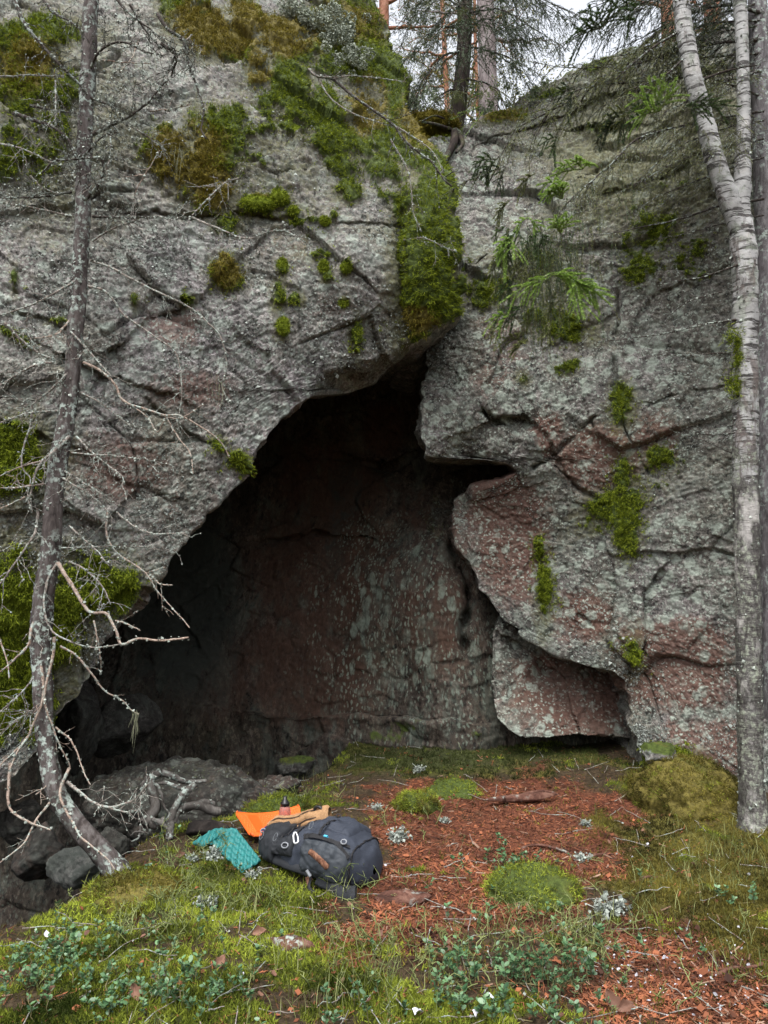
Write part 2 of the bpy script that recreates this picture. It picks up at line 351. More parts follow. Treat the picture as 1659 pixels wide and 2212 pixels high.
MOSS_L = [(110,75,85,28),(60,95,80,40),(60,180,70,60),(100,205,60,35),(20,340,50,60,0,0.7),(100,300,40,90,0,0.55),(30,990,75,62,0,1.1),(35,1300,70,95,0,1.1),(175,1265,95,65,0,0.9),(90,1360,90,90,0,0.8),(20,1480,100,110,0,0.62),(430,80,60,30,30),(500,85,50,30),(545,40,50,25,40),(600,78,40,42),(380,20,30,40),(452,40,40,20,45),(555,140,26,38),(625,180,32,60,-20),(645,250,40,52,-25),(690,245,28,50),(720,290,55,45,30),(760,320,50,30,30),(610,130,30,22),(470,320,62,68),(440,370,50,60),(350,330,55,50,0,0.75),(460,420,45,42),(490,478,30,20),(440,270,32,42),(400,420,40,30,0,0.6),(555,442,42,22),(603,428,20,18),(632,458,9.35,9.35),(655,480,30,8,0,0.7),(698,578,7.6499999999999995,11.9),(700,486,9.35,7.6499999999999995),(722,470,7.6499999999999995,5.95),(750,410,32,22),(735,360,30,18),(760,350,45,25,30,0.8),(490,585,32,32,0,0.8),(610,575,9.35,15.299999999999999),(600,645,13.6,28.9),(640,650,15.299999999999999,13.6),(606,712,10.2,18.7),(770,725,11.049999999999999,30.599999999999998),(742,655,7.6499999999999995,8.5),(745,585,8.5,10.2),(705,600,10.2,11.9),(690,552,20,10,0,0.6),(925,570,48,150,0,1.5),(940,430,38,60,0,1.4),(905,310,50,80),(952,330,35,50),(865,200,40,40),(800,125,55,55),(845,165,32,45),(780,60,42,60),(740,30,60,40),(720,110,60,45),(700,40,50,40,0,0.8),(850,300,40,70,-30,0.9),(800,250,50,50,30,0.85),(830,370,30,50,0,0.7),(870,420,20,60,0,0.6),(520,1000,26,14,35),(468,962,13.6,17.0),(405,650,11.9,8.5),(130,690,25,6,0,0.8),(40,735,40,12,30,0.7),(290,650,6.8,12.75),(30,600,6.8,25.5,0,0.8),(575,230,20,30,0,0.8),(650,115,40,20),(575,300,25,60,0,0.55)]
GOLD_L = [(430,80,80,60),(500,60,100,60),(555,150,30,40),(600,80,80,60),(400,340,90,80),(460,410,60,50),(490,585,40,40),(920,260,60,60),(790,230,50,60),(60,150,100,60,0,.7),(900,690,40,30),(540,430,40,20,0,.6),(720,60,120,60,0,.7)]
def build_left():
    rows = np.concatenate([np.linspace(-240, 1790, 800)]); R = len(rows); Cn = 560
    xr = np.interp(rows, LX[:, 0], LX[:, 1]) + 6 * np.interp(rows, np.arange(-300, 1900, 19), rng.uniform(-1, 1, len(np.arange(-300, 1900, 19)))) + 5 * fbm(np.stack([rows * 0, rows * 0.02, rows * 0 + 3], -1), 1, 4, 0.6, 5)
    s = np.linspace(0, 1, Cn) ** 0.9
    X0 = lowpass(xr, 30); px = -560 + (X0[:, None] + 560) * s[None] + (xr - X0)[:, None] * s[None] ** 7; py = np.repeat(rows[:, None], Cn, 1)
    Y = LY(px, py)
    jit = 9 * perlin(np.stack([px * 0.02, py * 0.02, px * 0], -1), 3) + 4 * perlin(np.stack([px * 0.07, py * 0.07, px * 0], -1), 4)
    Y = apply_lines(px, py, Y,
        [([(330,455),(430,463),(520,460),(600,470),(700,478),(860,486)], 5, .07), ([(560,370),(620,372),(668,368)], 4, .03)],
        [([(330,455),(430,463),(520,460),(600,470),(700,478),(860,486)], .05, 40), ([(150,770),(185,785),(215,803),(260,808),(300,825),(342,842)], .14, 45), ([(245,750),(280,715),(330,675),(390,652)], .12, 35), ([(330,870),(400,923),(450,953),(485,970),(535,1004)], .10, 30), ([(65,676),(110,683),(140,698)], .08, 20), ([(200,1010),(290,1040),(380,1075)], .05, 30), ([(0,900),(70,930),(120,950)], .1, 40)], jit)
    # undercut facet by the cave's apex
    d, sg = polydist(px, py + jit * .5, [(640,880),(668,838),(692,795),(780,782),(880,736),(930,712)])
    Y = Y + np.where((sg > 0), 0.55 * ss(d, 0, 55), 0) * ss(px, 610, 680)
    # rounded moss-grown pillar along the corner
    Y = Y - 0.16 * blobs(px, py, [(925,560,40,160)]) + 0.13 * np.exp(-((px - (868 + (py - 550) * .06)) / 16) ** 2) * ss(py, 380, 450) * ss(-py, -700, -620)
    P = at(px, py, Y)
    # the side and underside run back into the hill
    nb = 80; k = np.linspace(0, 1, nb + 1)[1:] ** 1.5 * 3.4
    cave = ss(rows, 690, 860)[:, None]
    L0 = P[:, -1]; rx_ = (L0[:, 0] / L0[:, 1])[:, None]; rz_ = np.maximum((L0[:, 2] - CAMH) / L0[:, 1], 0)[:, None]
    bx = L0[:, 0][:, None] + (-0.06 * (1 - cave) + (np.minimum(rx_, 0) - .08) * cave) * k[None]; by = L0[:, 1][:, None] + k[None]
    bz = L0[:, 2][:, None] + (rz_ + .09) * cave * k[None]
    P = np.concatenate([P, np.stack([bx, by, bz], -1)], 1)
    # and the top runs back
    kt = np.linspace(0, 1, 41)[1:][::-1, None] ** 1.4 * 5.0
    top = np.stack([P[0][None, :, 0] + 0 * kt, P[0][None, :, 1] + kt, P[0][None, :, 2] + 0.25 * kt - 0.03 * kt ** 2], -1)
    P = np.concatenate([top, P], 0)
    ppx = np.pad(px, ((40, 0), (0, nb)), 'edge'); ppy = np.pad(py, ((40, 0), (0, nb)), 'edge')
    front = np.zeros(P.shape[:2]); front[40:, :Cn] = 1
    N = -grid_normals(P)
    N = blur(np.where((N[..., 1:2] > 0) & (front[..., None] > 0), -N, N))
    disp = rock_disp(P, 11)
    v = blobs(ppx, ppy, MOSS_L); nz = fbm(P, 3.6, 6, 0.75, 91)
    moss = ss(v + (1.15 * nz + .1 * ss(-ppy, -420, 0)) * ss(v, 0, .25) - .02, 0.42, 0.62) * np.where(front > 0, 1, 0.0)
    gold = blobs(ppx, ppy, GOLD_L)
    disp += moss * (0.028 + 0.05 * np.abs(fbm(P, 7, 3, 0.6, 95)))
    P = P + N * disp[..., None]
    P = soften(P, Cn, 4)
    red = 0.32 * ss(ppy, 500, 1000) + blobs(ppx, ppy, [(380,700,80,50,0,.5),(420,840,90,40,0,.5),(700,660,50,40,0,.4),(600,520,90,40,0,.35),(250,1010,100,60,0,.4)])
    dark = blobs(ppx, ppy, [(640,220,30,90,0,.5),(560,480,200,12,0,.5),(770,820,100,40,0,.35),(470,400,20,30,0,.4),(440,290,20,30,0,.5),(60,380,70,90,0,.35)]) + 0.3 * (1 - front) * (ppy > 740)  # underside and apex facet darkened to paint the cave's shade
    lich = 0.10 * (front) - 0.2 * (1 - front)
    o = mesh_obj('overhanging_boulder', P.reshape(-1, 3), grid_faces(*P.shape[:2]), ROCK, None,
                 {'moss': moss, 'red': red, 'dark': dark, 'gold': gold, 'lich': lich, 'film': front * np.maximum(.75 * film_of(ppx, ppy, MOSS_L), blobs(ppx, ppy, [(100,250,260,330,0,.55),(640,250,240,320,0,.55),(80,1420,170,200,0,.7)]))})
    setp(o, 'huge mossy grey boulder leaning over the left side of the cave mouth', 'boulder')
    return P, N, moss, gold, front, ppx, ppy
LEFT = build_left()

# ---- the cliff on the right
TOPX = [(700,330),(900,310),(950,292),(1000,285),(1050,262),(1100,240),(1150,205),(1230,170),(1300,140),(1380,112),(1450,92),(1520,68),(1590,46),(1660,30),(1900,-40),(2400,-120)]
RXL = np.array([(200,870),(680,876),(730,915),(780,922),(850,918),(900,916),(960,916),(984,914),(988,960),(992,1050),(998,1112),(1020,1116),(1040,1090),(1056,1030),(1072,1000),(1085,984),(1140,988),(1185,1000),(1230,1018),(1280,1040),(1330,1072),(1370,1130),(1400,1185),(1430,1250),(1452,1335),(1470,1350),(1500,1362),(1590,1372),(1650,1392),(1760,1400)], float)
RY = tps([(880,320,7.5),(950,290,7.6),(1100,240,7.9),(1300,140,7.7),(1590,45,6.9),(1900,0,6.3),(2400,0,6.0),(980,680,6.95),(910,740,7.05),(912,985,6.6),(1110,990,6.75),(985,1080,7.2),(1000,1180,7.1),(1070,1330,6.95),(1200,1410,6.7),(1340,1460,6.55),(1370,1590,6.45),(1390,1660,6.3),(1600,1660,5.95),(1900,1650,5.5),(2400,1650,5.3),(1300,700,7.0),(1500,700,6.6),(1650,1000,6.1),(1300,1100,6.8),(2400,800,5.7),(1150,450,7.3),(1400,350,7.0)])
MOSS_R = [(1325,1098,62,30,-25),(1358,1150,22,50),(1340,880,22,38),(1345,1032,15,40),(1200,690,75,28,20,.8),(1080,635,70,30,0,.75),(1250,620,50,30,0,.6),(1240,710,30,20,0,.8),(1430,1010,40,40,0,.5),(1175,1275,16,70,0,.85),(1165,1190,12,30,0,.7),(1060,250,70,16),(1180,205,50,12,0,.7),(1300,150,60,12,0,.6),(1145,570,50,30,0,.4),(1130,815,12,14),(1225,790,25,20,0,.7),(1420,500,70,60,0,.55),(1500,560,60,40,0,.55),(1380,560,40,60,0,.5),(1300,280,30,10),(1370,1420,16,40,0,.8),(960,430,20,60,0,.6),(1025,560,40,30,0,.4),(1040,1580,40,10,0,.7),(1430,1640,60,20,0,.9),(1480,420,50,40,0,.5)]
RED_R = [(1110,1190,75,110),(1080,1055,55,45),(1290,990,85,65),(1185,930,35,50),(1460,1410,130,70),(1460,1480,130,60,0,.8),(1560,1620,60,60),(1260,1330,70,60,0,.8),(1100,1100,80,60),(1000,1150,60,80,0,.5),(1080,730,80,80,0,.4),(1060,800,60,80,0,.4),(1420,950,60,60,0,.6),(1480,1600,70,60,0,.6)]
def build_right():
    tx = np.array(TOPX, float)
    R, Cn = 720, 460
    s = np.linspace(0, 1, Cn)[None] ** 1.25; t = np.linspace(0, 1, R)[:, None]
    x0 = 880 + (2300 - 880) * s
    yt = np.interp(x0, tx[:, 0], tx[:, 1]) + 7 * fbm(np.stack([x0 * 0.012, x0 * 0, x0 * 0], -1), 1, 4, 0.6, 8)
    py = yt + t * (1790 - yt)
    xl = np.interp(py, RXL[:, 0], RXL[:, 1])
    xl = xl + 9 * np.interp(py, np.arange(200, 1800, 17), rng.uniform(-1, 1, len(np.arange(200, 1800, 17)))) * ss(py, 740, 800) + 4 * fbm(np.stack([py * 0, py * 0.05, py * 0 + 9], -1), 1, 4, 0.6, 6)
    xl0 = lowpass(xl, 26); px = 880 + 1420 * s + (xl0 - 880) * (1 - s) ** 2.2 + (xl - xl0) * (1 - s) ** 6
    Y = RY(px, py)
    jit = 8 * perlin(np.stack([px * 0.02, py * 0.02, px * 0], -1), 13) + 4 * perlin(np.stack([px * 0.07, py * 0.07, px * 0], -1), 14)
    Y = apply_lines(px, py, Y,
        [([(1042,893),(1080,913),(1117,938)], 6, .12), ([(1150,1012),(1175,998),(1210,968),(1245,938),(1285,903)], 5, .09), ([(1335,620),(1337,703),(1325,763),(1330,833),(1350,933),(1375,983),(1400,1018)], 7, .06), ([(1290,1080),(1240,1050),(1200,1010)], 4, .05), ([(1290,275),(1292,330)], 10, .15), ([(1165,1170),(1172,1300)], 8, .05), ([(1000,610),(1050,560)], 3, .06), ([(1250,1330),(1310,1370)], 4, .05), ([(1360,1075),(1290,1092)], 4, .05)],
        [([(1060,905),(1080,896),(1130,892),(1155,903),(1185,933),(1192,950)], .16, 45), ([(1270,275),(1300,272),(1340,272)], .18, 30), ([(1320,415),(1420,380),(1480,345)], .12, 25), ([(1190,745),(1240,705),(1300,690)], .05, 25), ([(1450,620),(1550,580)], .06, 30), ([(1400,870),(1500,840),(1580,832)], .05, 25), ([(1405,1256),(1382,1281),(1387,1341),(1390,1376),(1380,1416),(1360,1451)][::-1], .12, 40), ([(1060,300),(1160,270),(1250,235)], .1, 30), ([(1330,200),(1450,165),(1580,140)], .12, 40)], jit)
    P = at(px, py, Y)
    nb = 60; k = np.linspace(0, 1, nb + 1)[1:][::-1] ** 1.5 * 2.6
    bx = P[:, 0, 0][:, None] + 0.10 * k[None]; by = P[:, 0, 1][:, None] + k[None]
    bz = P[:, 0, 2][:, None] + 0.12 * k[None] * ss(py[:, :1], 700, 800)
    P = np.concatenate([np.stack([bx, by, bz], -1), P], 1)
    kt = np.linspace(0, 1, 41)[1:][::-1, None] ** 1.4 * 4.0
    top = np.stack([P[0][None, :, 0] + 0 * kt, P[0][None, :, 1] + kt, P[0][None, :, 2] + 0.12 * kt], -1)
    P = np.concatenate([top, P], 0)
    ppx = np.pad(px, ((40, 0), (nb, 0)), 'edge'); ppy = np.pad(py, ((40, 0), (nb, 0)), 'edge')
    front = np.zeros(P.shape[:2]); front[40:, nb:] = 1
    N = -grid_normals(P); N = blur(np.where((N[..., 1:2] > 0) & (front[..., None] > 0), -N, N))
    disp = rock_disp(P, 23, 0.95)
    v = blobs(ppx, ppy, MOSS_R); nz = fbm(P, 3.6, 6, 0.75, 191)
    moss = ss(v + 1.1 * nz * ss(v, .02, .3), 0.45, 0.68); moss[:40] = np.maximum(moss[:40], 0.8); moss[40:, :nb] = 0
    disp += moss * (0.015 + 0.03 * np.abs(fbm(P, 7, 3, 0.6, 195)))
    P = P + N * disp[..., None]
    P = soften(P, nb, 4)
    red = blobs(ppx, ppy, RED_R) * .95 + 0.08
    dark = blobs(ppx, ppy, [(1330,860,18,80,0,.6),(1345,1030,20,60,0,.7),(1000,640,70,60,0,.4),(940,780,40,80,0,.5),(1360,500,120,120,0,.35),(1300,250,200,60,0,.45),(1500,180,150,60,0,.45),(960,700,60,60,0,.6)]) + 0.25 * (1 - front)  # faces turned away into the cave get shade painted in
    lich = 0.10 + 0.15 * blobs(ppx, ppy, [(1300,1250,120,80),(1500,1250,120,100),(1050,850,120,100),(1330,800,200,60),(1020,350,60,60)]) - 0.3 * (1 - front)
    gold = blobs(ppx, ppy, [(1060,250,80,30)]) 
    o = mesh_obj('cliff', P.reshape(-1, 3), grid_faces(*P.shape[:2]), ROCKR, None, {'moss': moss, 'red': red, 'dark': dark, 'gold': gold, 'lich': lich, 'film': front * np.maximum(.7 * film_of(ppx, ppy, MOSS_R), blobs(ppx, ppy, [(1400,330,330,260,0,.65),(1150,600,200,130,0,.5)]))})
    setp(o, kind='structure')
    return P, N, moss, gold, front, ppx, ppy
RIGHT = build_right()

# ---- back wall of the cave
def build_cave():
    R, Cn = 500, 480
    px, py = np.meshgrid(np.linspace(-250, 1560, Cn), np.linspace(560, 2060, R))
    Y = tps([(880,640,8.4),(600,900,8.7),(300,1300,8.5),(0,1500,8.3),(200,1560,8.0),(230,1680,7.9),(650,1640,7.75),(1060,1580,7.35),(1000,1100,7.85),(900,1000,8.15),(750,1300,7.85),(1400,1500,7.5),(1500,1700,7.3),(1500,700,8.4),(0,700,9),(860,1250,7.65)])(px, py)
    jit = 8 * perlin(np.stack([px * 0.02, py * 0.02, px * 0], -1), 33)
    Y = apply_lines(px, py, Y, [([(1000,1420),(1010,1300),(985,1180)], 12, .15), ([(600,1165),(680,1150),(745,1160)], 5, .08)],
        [([(600,1160),(680,1148),(750,1158)], .12, 40), ([(540,1535),(640,1545),(740,1540),(900,1552),(1060,1560)], -.16, 60), ([(780,990),(830,1000),(865,988)], .25, 50)], jit)
    # rock rib that catches the light, right of the middle
    Y = Y - 0.22 * np.exp(-((px - (960 + (py - 1300) * 0.12)) / 90) ** 2) * ss(py, 1000, 1200)
    P = at(px, py, Y); N = -grid_normals(P); N = np.where(N[..., 1:2] > 0, -N, N)
    P = P + N * rock_disp(P, 31, .8, .55)[..., None]
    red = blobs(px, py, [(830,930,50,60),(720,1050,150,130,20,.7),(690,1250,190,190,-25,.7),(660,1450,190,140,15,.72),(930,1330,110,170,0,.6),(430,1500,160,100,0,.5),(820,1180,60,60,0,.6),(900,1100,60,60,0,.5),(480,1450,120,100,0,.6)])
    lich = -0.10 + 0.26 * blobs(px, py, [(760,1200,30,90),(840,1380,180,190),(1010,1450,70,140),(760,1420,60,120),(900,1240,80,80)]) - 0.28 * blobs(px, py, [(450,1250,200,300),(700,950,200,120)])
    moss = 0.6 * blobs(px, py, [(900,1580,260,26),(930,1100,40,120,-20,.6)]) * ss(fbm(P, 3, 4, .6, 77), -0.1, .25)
    dark = blobs(px, py, [(400,1300,150,300,0,.7),(750,1050,60,120,0,.5),(720,1180,30,130,0,.5),(1000,1350,24,60,0,.6)])  # broad left patch paints cave shade on the wall, the rest are streaks
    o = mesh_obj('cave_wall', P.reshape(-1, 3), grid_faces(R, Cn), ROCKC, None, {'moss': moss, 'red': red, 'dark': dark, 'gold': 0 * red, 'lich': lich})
    setp(o, kind='structure')
build_cave()

# ---- block wedged in the notch under the right cliff
def build_block():
    rows = np.linspace(1295, 1590, 150); Cn = 150
    xl = np.interp(rows, [1295,1340,1370,1400,1480,1550,1575,1590], [1130,1078,1066,1064,1061,1074,1096,1124]) + 3 * fbm(np.stack([rows * .03, rows * 0, rows * 0], -1), 1, 3, .6, 3)
    s = np.linspace(0, 1, Cn)[None]; px = xl[:, None] + (1470 - xl[:, None]) * s; py = np.repeat(rows[:, None], Cn, 1)
    py = py + 8 * ss(py, 1500, 1590) * np.interp(px, [1100,1180,1240,1260,1330,1400], [0,0.5,-.6,-.2,.4,.9])
    Y = tps([(1065,1480,6.98),(1200,1570,6.8),(1370,1590,6.95),(1370,1450,7.3),(1150,1330,7.25),(1080,1380,7.05),(1250,1500,6.98),(1470,1500,7.4)])(px, py)
    Y = apply_lines(px, py, Y, [], [([(1080,1365),(1120,1385),(1185,1440)], .14, 30), ([(1180,1420),(1220,1470),(1240,1540)], .10, 50)], 5 * perlin(np.stack([px * 0.03, py * 0.03, px * 0], -1), 33))
    P = at(px, py, Y)
    k = np.linspace(0, 1, 31)[1:] ** 1.3
    side = np.stack([P[:, 0, 0][:, None] + 0.15 * k[::-1][None], P[:, 0, 1][:, None] + 0.9 * k[::-1][None], P[:, 0, 2][:, None] + 0 * k[None]], -1)
    P = np.concatenate([side, P], 1)
    bot = np.stack([P[-1][None, :, 0] + 0 * k[:, None], P[-1][None, :, 1] + 0.9 * k[:, None], P[-1][None, :, 2] + 0.05 * k[:, None]], -1)
    P = np.concatenate([P, bot], 0)
    N = -grid_normals(P)
    P = P + N * rock_disp(P, 47, 0.45)[..., None]
    ppx, ppy = proj(P)
    o = mesh_obj('wedged_block', P.reshape(-1, 3), grid_faces(*P.shape[:2]), ROCKR, None, {'moss': 0 * ppx, 'gold': 0 * ppx, 'red': .25 + blobs(ppx, ppy, [(1270,1520,140,70,0,.7),(1180,1450,80,40,0,.5)]), 'dark': blobs(ppx, ppy, [(1290,1480,60,60,0,.3)]), 'lich': 0.02 + 0.15 * blobs(ppx, ppy, [(1100,1480,60,100),(1170,1570,60,30)])})
    setp(o, 'pale angular rock block wedged into the notch under the right hand cliff', 'rock')
build_block()
# ------------------------------------------------------------------ ground
_gc = [(0,2212,3.0),(829,2212,3.0),(1659,2212,3.0),(829,2050,3.6),(300,2060,3.55),(1400,2060,3.6),(829,1930,4.3),(1000,1800,5.3),(1000,1700,6.25),(1000,1612,7.25),(1400,1668,6.25),(1625,1790,5.35),(1400,1760,5.65),(600,1722,6.0),(300,1905,4.4),(250,2000,4.0),(0,2000,4.0),(700,1850,4.7),(700,1660,7.0),(1200,1640,6.8),(1250,1600,7.4)]
_gp = np.array([at(*c) for c in _gc])
_gp = np.vstack([_gp, [(-3.5,5,-.1),(-3.5,3,-.05),(3.8,3,.05),(4,5,.15),(3.5,6.5,.4),(0,2,.03),(-2,2,0),(2,2,.03),(0,9,.4),(-3,8,0),(3.5,8.5,.5)]])
_gz = tps([(p[0] * 1000, p[1] * 1000, p[2]) for p in _gp])
def pit(x, y):
    xe = np.interp(y, [4.0,4.5,5,5.6,6.3,7,8], [-1.62,-1.60,-1.48,-1.28,-0.9,-.45,-.2]); ye = np.interp(x, [-4,-3,-2.2,-1.7,-1.4,-1], [3.45,3.62,3.78,4.05,4.4,4.8])
    return ss((xe - x) / .45) * ss((y - ye) / .4)
LITTER = [(1100,1740,290,60),(1050,1830,260,95),(930,1950,190,85),(880,2010,170,70),(1250,1850,100,80),(1180,1960,90,60),(1470,2120,230,100),(1560,2190,180,70),(780,1900,60,50),(1350,2040,80,60),(840,1760,60,50)]
MOSSG = [(440,1900,170,55),(560,1890,110,50),(420,1990,200,60),(620,1960,110,50),(150,2000,220,30),(330,2100,330,80),(800,2120,150,80),(620,2080,160,80),(250,2200,350,50),(80,1975,220,40),(1000,2190,120,40),(560,1770,120,30,0,.8),(520,1730,160,35,0,.6),(900,1895,30,14),(1150,1900,70,45,0,.9)]
OLIVE = [(1500,1850,190,120),(1490,1690,140,55),(1590,1960,130,110),(1330,1800,90,50,0,.7),(1430,1950,90,80,0,.9),(1640,2050,100,70),(1000,1640,420,45,0,.75),(600,2000,70,40,0,.7),(900,1740,40,14)]
def ground_z(x, y, fine=True):
    x = np.asarray(x, float); y = np.asarray(y, float)
    cx = np.clip(x, -4.5, 4.5); cy = np.clip(y, 1.5, 9.0)
    z = _gz(cx * 1000, cy * 1000)
    out = np.maximum(np.abs(x) - 4.5, 0) + np.maximum(-(y - 1.5), 0) + np.maximum(y - 9, 0)
    z = np.where(out > 0, z * np.exp(-out * .3), z)
    z = z - 1.7 * pit(x, y)
    P = np.stack([x, y, z * 0], -1)
    z = z + 0.05 * fbm(P, 1.3, 3, .5, 61)
    return z
def ground_zones(P):
    px, py = proj(P)
    Q = P * np.array([1, 1, 0.3])
    n = fbm(Q, 2.6, 5, .62, 201)
    a = blobs(px, py, LITTER); b = blobs(px, py, MOSSG); c = blobs(px, py, OLIVE)
    lit = ss(a + .85 * n, .32, .78); mo = ss(.85 * b + 1.2 * fbm(Q, 3.4, 6, .72, 231), .40, .70); ol = ss(c + .7 * fbm(Q, 2.3, 5, .62, 251), .42, .65)
    front = (py > 0) & (P[..., 1] > 0.5)
    far = ~front
    lit = np.where(far, .3, lit); mo = np.where(far, .3, mo); ol = np.where(far, .3, ol)
    mo = mo * (1 - .85 * lit); ol = ol * (1 - .6 * lit)
    return lit, mo, ol, px, py
def ax(lo, hi, a, b, d):
    m = np.arange(a, b + d / 2, d); k = np.cumsum(np.geomspace(d, 12, 30))
    l = (a - k)[::-1]; h = b + k
    return np.concatenate([l[l > lo], m, h[h < hi]])
def soil_mat():
    m, nt, b = newmat('forest_floor'); p = posn(nt)
    n1 = noi(nt, p, 6, 8, .7); n2 = noi(nt, p, 40, 8, .7); n3 = noi(nt, p, 110, 4, .6)
    duff = ramp(nt, n2, [(.3, (.012, .008, .005)), (.5, (.05, .034, .018)), (.68, (.11, .078, .045))])
    litc = ramp(nt, n2, [(.28, (.03, .011, .007)), (.45, (.095, .032, .018)), (.58, (.17, .06, .032)), (.72, (.26, .12, .07))])
    moc = ramp(nt, n2, [(.3, (.015, .02, .004)), (.5, (.05, .06, .010)), (.7, (.11, .12, .02))])
    olc = ramp(nt, n2, [(.3, (.025, .024, .006)), (.5, (.09, .08, .016)), (.7, (.15, .13, .03))])
    col = mix(nt, att(nt, 'olive'), duff, olc); col = mix(nt, att(nt, 'mossg'), col, moc); col = mix(nt, att(nt, 'litter'), col, litc)
    col = mix(nt, 1.0, col, ramp(nt, n1, [(.3, .45), (.7, 1.25)]), 'MULTIPLY')
    col = mix(nt, att(nt, 'moss_shade'), col, ramp(nt, n2, [(.3, (.012, .016, .006)), (.6, (.05, .06, .02))]))
    col = mix(nt, att(nt, 'pit_shade'), col, (.006, .005, .004))  # near-black soil colour paints shade into the pit
    setin(nt, b, 'Base Color', col); setin(nt, b, 'Roughness', .9); setin(nt, b, 'Specular IOR Level', .2)
    bump(nt, b, mth(nt, 'ADD', n2, mth(nt, 'MULTIPLY', n3, .5)), .9, .015)
    return m
def build_ground():
    X = ax(-60, 60, -3.4, 3.4, .016); Yy = ax(-60, 60, 2.4, 8.8, .016)
    x, y = np.meshgrid(X, Yy)
    z = ground_z(x, y); P = np.stack([x, y, z], -1)
    lit, mo, ol, px, py = ground_zones(P)
    Q = np.stack([x, y, 0 * x], -1)
    z = z + (.035 * np.abs(fbm(Q, 3.2, 3, .55, 71)) + .03 * np.abs(fbm(Q, 9, 3, .6, 73))) * (mo + .8 * ol) + .012 * fbm(Q, 14, 3, .6, 75) * (1 - .4 * mo)
    # hummocks
    P = np.stack([x, y, z], -1)
    sm = blobs(px, py, [(930,1640,200,32),(1100,1620,150,30,0,.8)]) * .9  # dark moss slope with cave shade painted into its colour
    o = mesh_obj('ground', P.reshape(-1, 3), grid_faces(*x.shape), soil_mat(), None, {'litter': lit, 'mossg': mo, 'olive': ol, 'moss_shade': sm, 'pit_shade': ss(pit(x, y), .1, .4)})
    setp(o, kind='structure')
    return P
GP = build_ground()
# bilinear lookup of the finished ground
_GX = GP[0, :, 0]; _GY = GP[:, 0, 1]
def gz(x, y):
    x = np.asarray(x, float); y = np.asarray(y, float)
    j = np.clip(np.searchsorted(_GX, x) - 1, 0, len(_GX) - 2); i = np.clip(np.searchsorted(_GY, y) - 1, 0, len(_GY) - 2)
    u = (x - _GX[j]) / (_GX[j + 1] - _GX[j]); v = (y - _GY[i]) / (_GY[i + 1] - _GY[i]); Z = GP[..., 2]
    return (Z[i, j] * (1 - u) + Z[i, j + 1] * u) * (1 - v) + (Z[i + 1, j] * (1 - u) + Z[i + 1, j + 1] * u) * v
def gpt(px, py, it=14):
    """where the ray through a picture point meets the ground"""
    px = np.atleast_1d(np.asarray(px, float)); py = np.atleast_1d(np.asarray(py, float))
    lo = np.full(px.shape, 2.0); hi = np.full(px.shape, 9.5); Y = lo.copy(); done = np.zeros(px.shape, bool)
    for s in np.linspace(2.0, 9.5, 260):
        P = at(px, py, np.full(px.shape, s)); below = (P[:, 2] < gz(P[:, 0], P[:, 1])) & ~done
        Y = np.where(below, s, Y); done |= below
    Y = np.where(done, Y, 9.0)
    P = at(px, py, Y - .015); P[:, 2] = gz(P[:, 0], P[:, 1])
    return P

# ---- top of the hill behind the cliff
def build_hilltop():
    X = np.linspace(-40, 40, 200); Yy = np.concatenate([np.linspace(8.3, 14, 120), np.linspace(14.3, 70, 60)])
    x, y = np.meshgrid(X, Yy); Q = np.stack([x, y, 0 * x], -1)
    z = 6.75 + .2 * fbm(Q, .5, 3, .5, 81) + .02 * (y - 8)  - .9 * ss(8.6 - y) * np.exp(-((x - .7) / .8) ** 2)
    P = np.stack([x, y, z], -1)
    o = mesh_obj('hilltop', P.reshape(-1, 3), grid_faces(*x.shape), bpy.data.materials['forest_floor'], None, {'litter': 0 * x + .2, 'mossg': 0 * x + .5, 'olive': 0 * x + .6, 'moss_shade': 0 * x})
    setp(o, kind='structure')
build_hilltop()
# ------------------------------------------------------------------ bark and foliage materials
def bark_mat(name, dark, mid, light, lich=0.0, lichc=(0.36, .42, .38), sc=18, stretch=0.3, moss=0.0):
    m, nt, b = newmat(name); p = nd(nt, 'ShaderNodeMapping', {'Vector': posn(nt), 'Scale': (1, 1, stretch)}).outputs[0]
    n1 = noi(nt, p, sc, 8, .7, .5); n2 = noi(nt, posn(nt), 28, 6, .65); n3 = noi(nt, posn(nt), 3.5, 4, .6)
    col = ramp(nt, n1, [(.32, dark), (.5, mid), (.68, light)])
    if lich:
        lm = mth(nt, 'MULTIPLY', ramp(nt, n2, [(.5, 0), (.58, 1)]), ramp(nt, n3, [(.55 - lich * .3, 0), (.7 - lich * .3, .95)]))
        col = mix(nt, lm, col, lichc)
    if moss:
        mm = ramp(nt, noi(nt, posn(nt), 2.2, 5, .6), [(.62 - moss * .3, 0), (.7 - moss * .3, .85)]); col = mix(nt, mm, col, (.06, .075, .018))
    setin(nt, b, 'Base Color', col); setin(nt, b, 'Roughness', .9); setin(nt, b, 'Specular IOR Level', .2)
    bump(nt, b, n1, .8, .02); return m
BARK_SPRUCE = bark_mat('dead_spruce_bark', (.02, .016, .015), (.075, .062, .058), (.17, .155, .15), .42)
BARK_GREY = bark_mat('grey_spruce_bark', (.045, .04, .04), (.13, .12, .125), (.24, .23, .235), .35)
BARK_DARK = bark_mat('dark_mossy_bark', (.012, .009, .008), (.04, .03, .026), (.09, .075, .06), .3, moss=.25, lichc=(.13, .17, .11))
BARK_PINE = bark_mat('orange_pine_bark', (.14, .055, .03), (.36, .17, .11), (.5, .28, .2), 0, sc=10, stretch=.5)
BARK_PALE = bark_mat('pale_pine_bark', (.10, .08, .08), (.26, .22, .22), (.4, .36, .36), 0, sc=10, stretch=.4)
